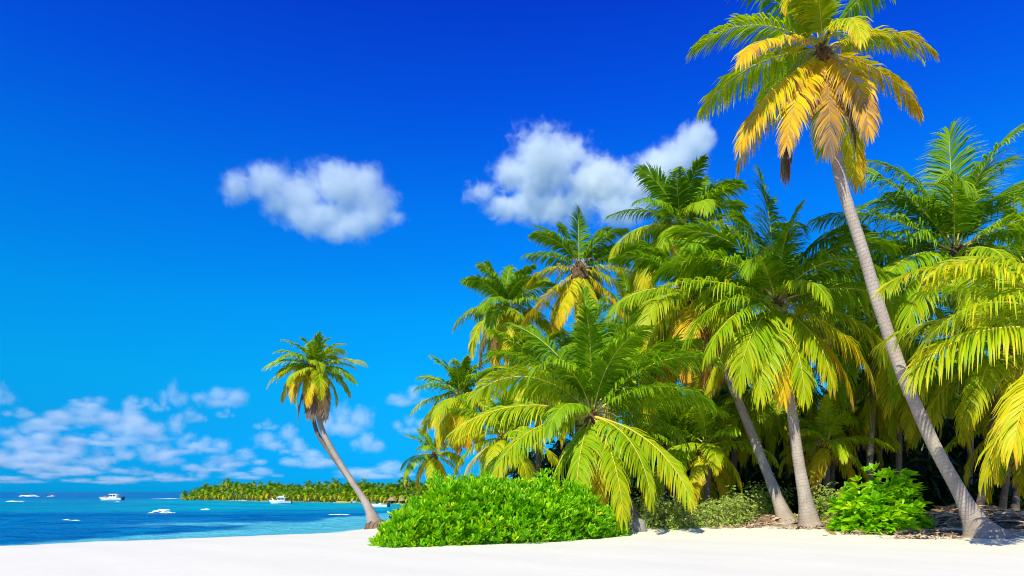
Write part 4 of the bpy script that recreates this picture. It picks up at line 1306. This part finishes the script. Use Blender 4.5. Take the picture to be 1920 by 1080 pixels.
# long wooden boat drawn up along the far beach
for (px, py, L, lab, mt, rz) in ((646, 943.6, 2.6, 'low yellow wooden boat at the edge of the far beach', 'yellow_paint', 178), (662, 943.0, 1.6, 'small white dinghy at the far beach beside the yellow boat', 'white_paint', 20)):
    xe = on_water(px, py)
    root = empty('rowing_boat', xe, lab, 'boat', 'boats on the water', rz=R(rz))
    A = Acc(); hull_acc(A, L, .75, .26, sheer=.9, draft=.06); A.build('hull', [M[mt]], root)
    for tx in (-.3, .25):
        A = Acc(); A.box((tx * L - .07, -.3, .20), (tx * L + .07, .3, .235)); A.build('thwart', [M['stem']], root)
    outboard('outboard_motor', root, (-L / 2 - .12, 0, .02), .5)

# boat mostly hidden by the bush: only its tilted motor shows
bx = P(752, 962, 44.0)
root = empty('beached_boat', (bx[0] + 1.0, 44.0, .25), 'boat behind the bush showing only its raised black outboard motor', 'boat', 'boats on the water', rz=R(8))
A = Acc(); hull_acc(A, 2.6, 1.1, .32, sheer=.5); A.build('hull', [M['white_paint']], root)
outboard('outboard_motor', root, (-1.42, 0, .40), .75, 0, R(48))

# small motor boat with riders
xc = on_water(97, 931.8)
root = empty('small_motorboat', xc, 'small white motorboat with red-vested riders near the left horizon', 'boat', 'boats on the water', rz=R(20))
A = Acc(); hull_acc(A, 3.3, 1.4, .42, sheer=.5); A.build('hull', [M['white_paint']], root)
A = Acc(); A.box((-.1, -.3, .36), (.3, .3, .75), top=.75); A.build('console', [M['white_paint']], root)
outboard('outboard_motor', root, (-1.8, 0, .05), .9)
boat_c = Vector(xc)


def person(loc, rz, label, cloth, pose='sit'):
    """one skinned body; vest, shorts and hair are its children"""
    J = {'pel': (0, 0, .46), 'wai': (-.01, 0, .60), 'che': (-.02, 0, .80), 'nec': (0, 0, .95), 'hd0': (.01, 0, 1.03), 'hd1': (.02, 0, 1.15)}
    if pose == 'sit':
        legs = [((.02, .09, .45), (.40, .11, .46), (.44, .11, .08), (.54, .11, .03))]
    else:
        legs = [((.0, .09, .40), (.02, .10, .02), (.0, .10, -.36), (.10, .11, -.40))]
    verts, edges, rad = [], [], []
    def add(p, r, par=None):
        verts.append(p); rad.append(r)
        if par is not None: edges.append((par, len(verts) - 1))
        return len(verts) - 1
    p = add(J['pel'], .13); w = add(J['wai'], .12, p); c = add(J['che'], .15, w); n = add(J['nec'], .055, c); h0 = add(J['hd0'], .085, n); add(J['hd1'], .08, h0)
    for s in (-1, 1):
        sh = add((-.01, s * .18, .88), .055, c); e = add((.10, s * .25, .66), .042, sh); wr = add((.28, s * .20, .60), .033, e); add((.35, s * .19, .60), .035, wr)
        for chain in legs:
            pr = p
            for (x, y, z), r in zip(chain, (.085, .065, .045, .04)): pr = add((x, s * y, z), r, pr)
    me = bpy.data.meshes.new('person'); me.from_pydata(verts, edges, [])
    tmp = bpy.data.objects.new('tmp', me); COL.objects.link(tmp)
    sk = tmp.modifiers.new('s', 'SKIN')
    for i, r in enumerate(rad): me.skin_vertices[0].data[i].radius = (r, r)
    me.skin_vertices[0].data[0].use_root = True
    sub = tmp.modifiers.new('d', 'SUBSURF'); sub.levels = 1; sub.render_levels = 1
    body = bpy.data.meshes.new_from_object(tmp.evaluated_get(bpy.context.evaluated_depsgraph_get()))
    bpy.data.objects.remove(tmp)
    body.materials.clear(); body.materials.append(M['skin'])
    o = link('person', body, None, loc, rz)
    tag(o, label, 'person', 'people on the boats')
    A = Acc(); A.tube([(-.01, 0, .50), (-.012, 0, .62), (-.02, 0, .80), (-.015, 0, .90)], [.155, .15, .185, .12], 12, squash=1.1); A.build('vest', [M[cloth]], o)
    A = Acc(); A.tube([(.015, 0, 1.06), (.005, 0, 1.14), (.01, 0, 1.22)], [.09, .105, .05], 10); A.build('hair', [M['hair']], o)
    A = Acc(); A.tube([(0, 0, .36), (0, 0, .44), (0, 0, .53)], [.15, .165, .14], 12); A.build('shorts', [M['navy_cloth']], o)
    return o


person((boat_c.x - .55, boat_c.y - .15, .10), R(20), 'rider in a red vest seated in the small motorboat', 'red_cloth')
person((boat_c.x + .55, boat_c.y + .1, .10), R(20), 'front rider in dark shorts seated in the small motorboat', 'red_cloth')
person((cruiser_loc[0] - 1.5, cruiser_loc[1], .25), R(180), 'person in red sitting on the bow of the cabin boat', 'red_cloth')

# ------------------------------------------------------------------ breaking waves
def foam(px, py, w, h, label, seed, depth=1.2, tilt=0.0):
    rs = np.random.default_rng(seed)
    Y0 = CAM_Z * FPX / (py - HY)
    k = Y0 / FPX
    bm = bmesh.new()
    n = int(110 + 150 * w / 50)
    for i in range(n):
        t = rs.uniform(-1, 1)
        env = (1 - abs(t) ** 1.5) * (.72 + .28 * math.sin(t * 5 + seed))
        r = (.04 + .13 * abs(env)) * h * k * rs.uniform(.3, 1.2)
        bmesh.ops.create_icosphere(bm, subdivisions=2, radius=1, matrix=Matrix.Translation((t * w * k / 2, rs.normal(0, .25) * depth, max(0, env) * h * k * .75 * rs.uniform(0, 1) ** 1.6 + tilt * t * k * w / 2)) @
                                   Matrix.Diagonal((r * 4.6, r * 1.6, r * .7, 1)))
    bmesh.ops.create_icosphere(bm, subdivisions=3, radius=1, matrix=Matrix.Diagonal((w * k * .52, .22 * depth, .035 + .06 * h * k, 1)))
    me = bpy.data.meshes.new('breaking_wave'); bm.to_mesh(me); bm.free()
    for v in me.vertices: v.co.z += .03 * math.sin(v.co.x * 9 + seed) * math.sin(v.co.y * 7)
    me.polygons.foreach_set('use_smooth', [True] * len(me.polygons)); me.materials.append(M['foam'])
    tag(link('breaking_wave', me, None, ((px - CX) * k, Y0, 0)), label, 'wave', 'breaking waves')


foam(303, 962, 44, 9, 'largest white breaking wave in the middle of the water', 1)
foam(386, 957, 34, 4, 'thin white wave crest right of the largest wave', 2)
foam(128, 976, 44, 3.2, 'long thin white crest nearest the beach at the left', 3, .4)
foam(28, 941, 34, 4, 'short white crest near the left edge', 4)
foam(55, 931, 36, 6, 'bright white spray below the left horizon', 5, 2)
foam(219, 941.5, 12, 1.6, 'white bow ripple just under the cabin boat', 6)
foam(315, 935.5, 60, 1.6, 'broken line of surf off the tip of the far shore', 7)
foam(636, 965, 40, 1.5, 'flat ripple line left of the lone palm trunk', 8, .5)
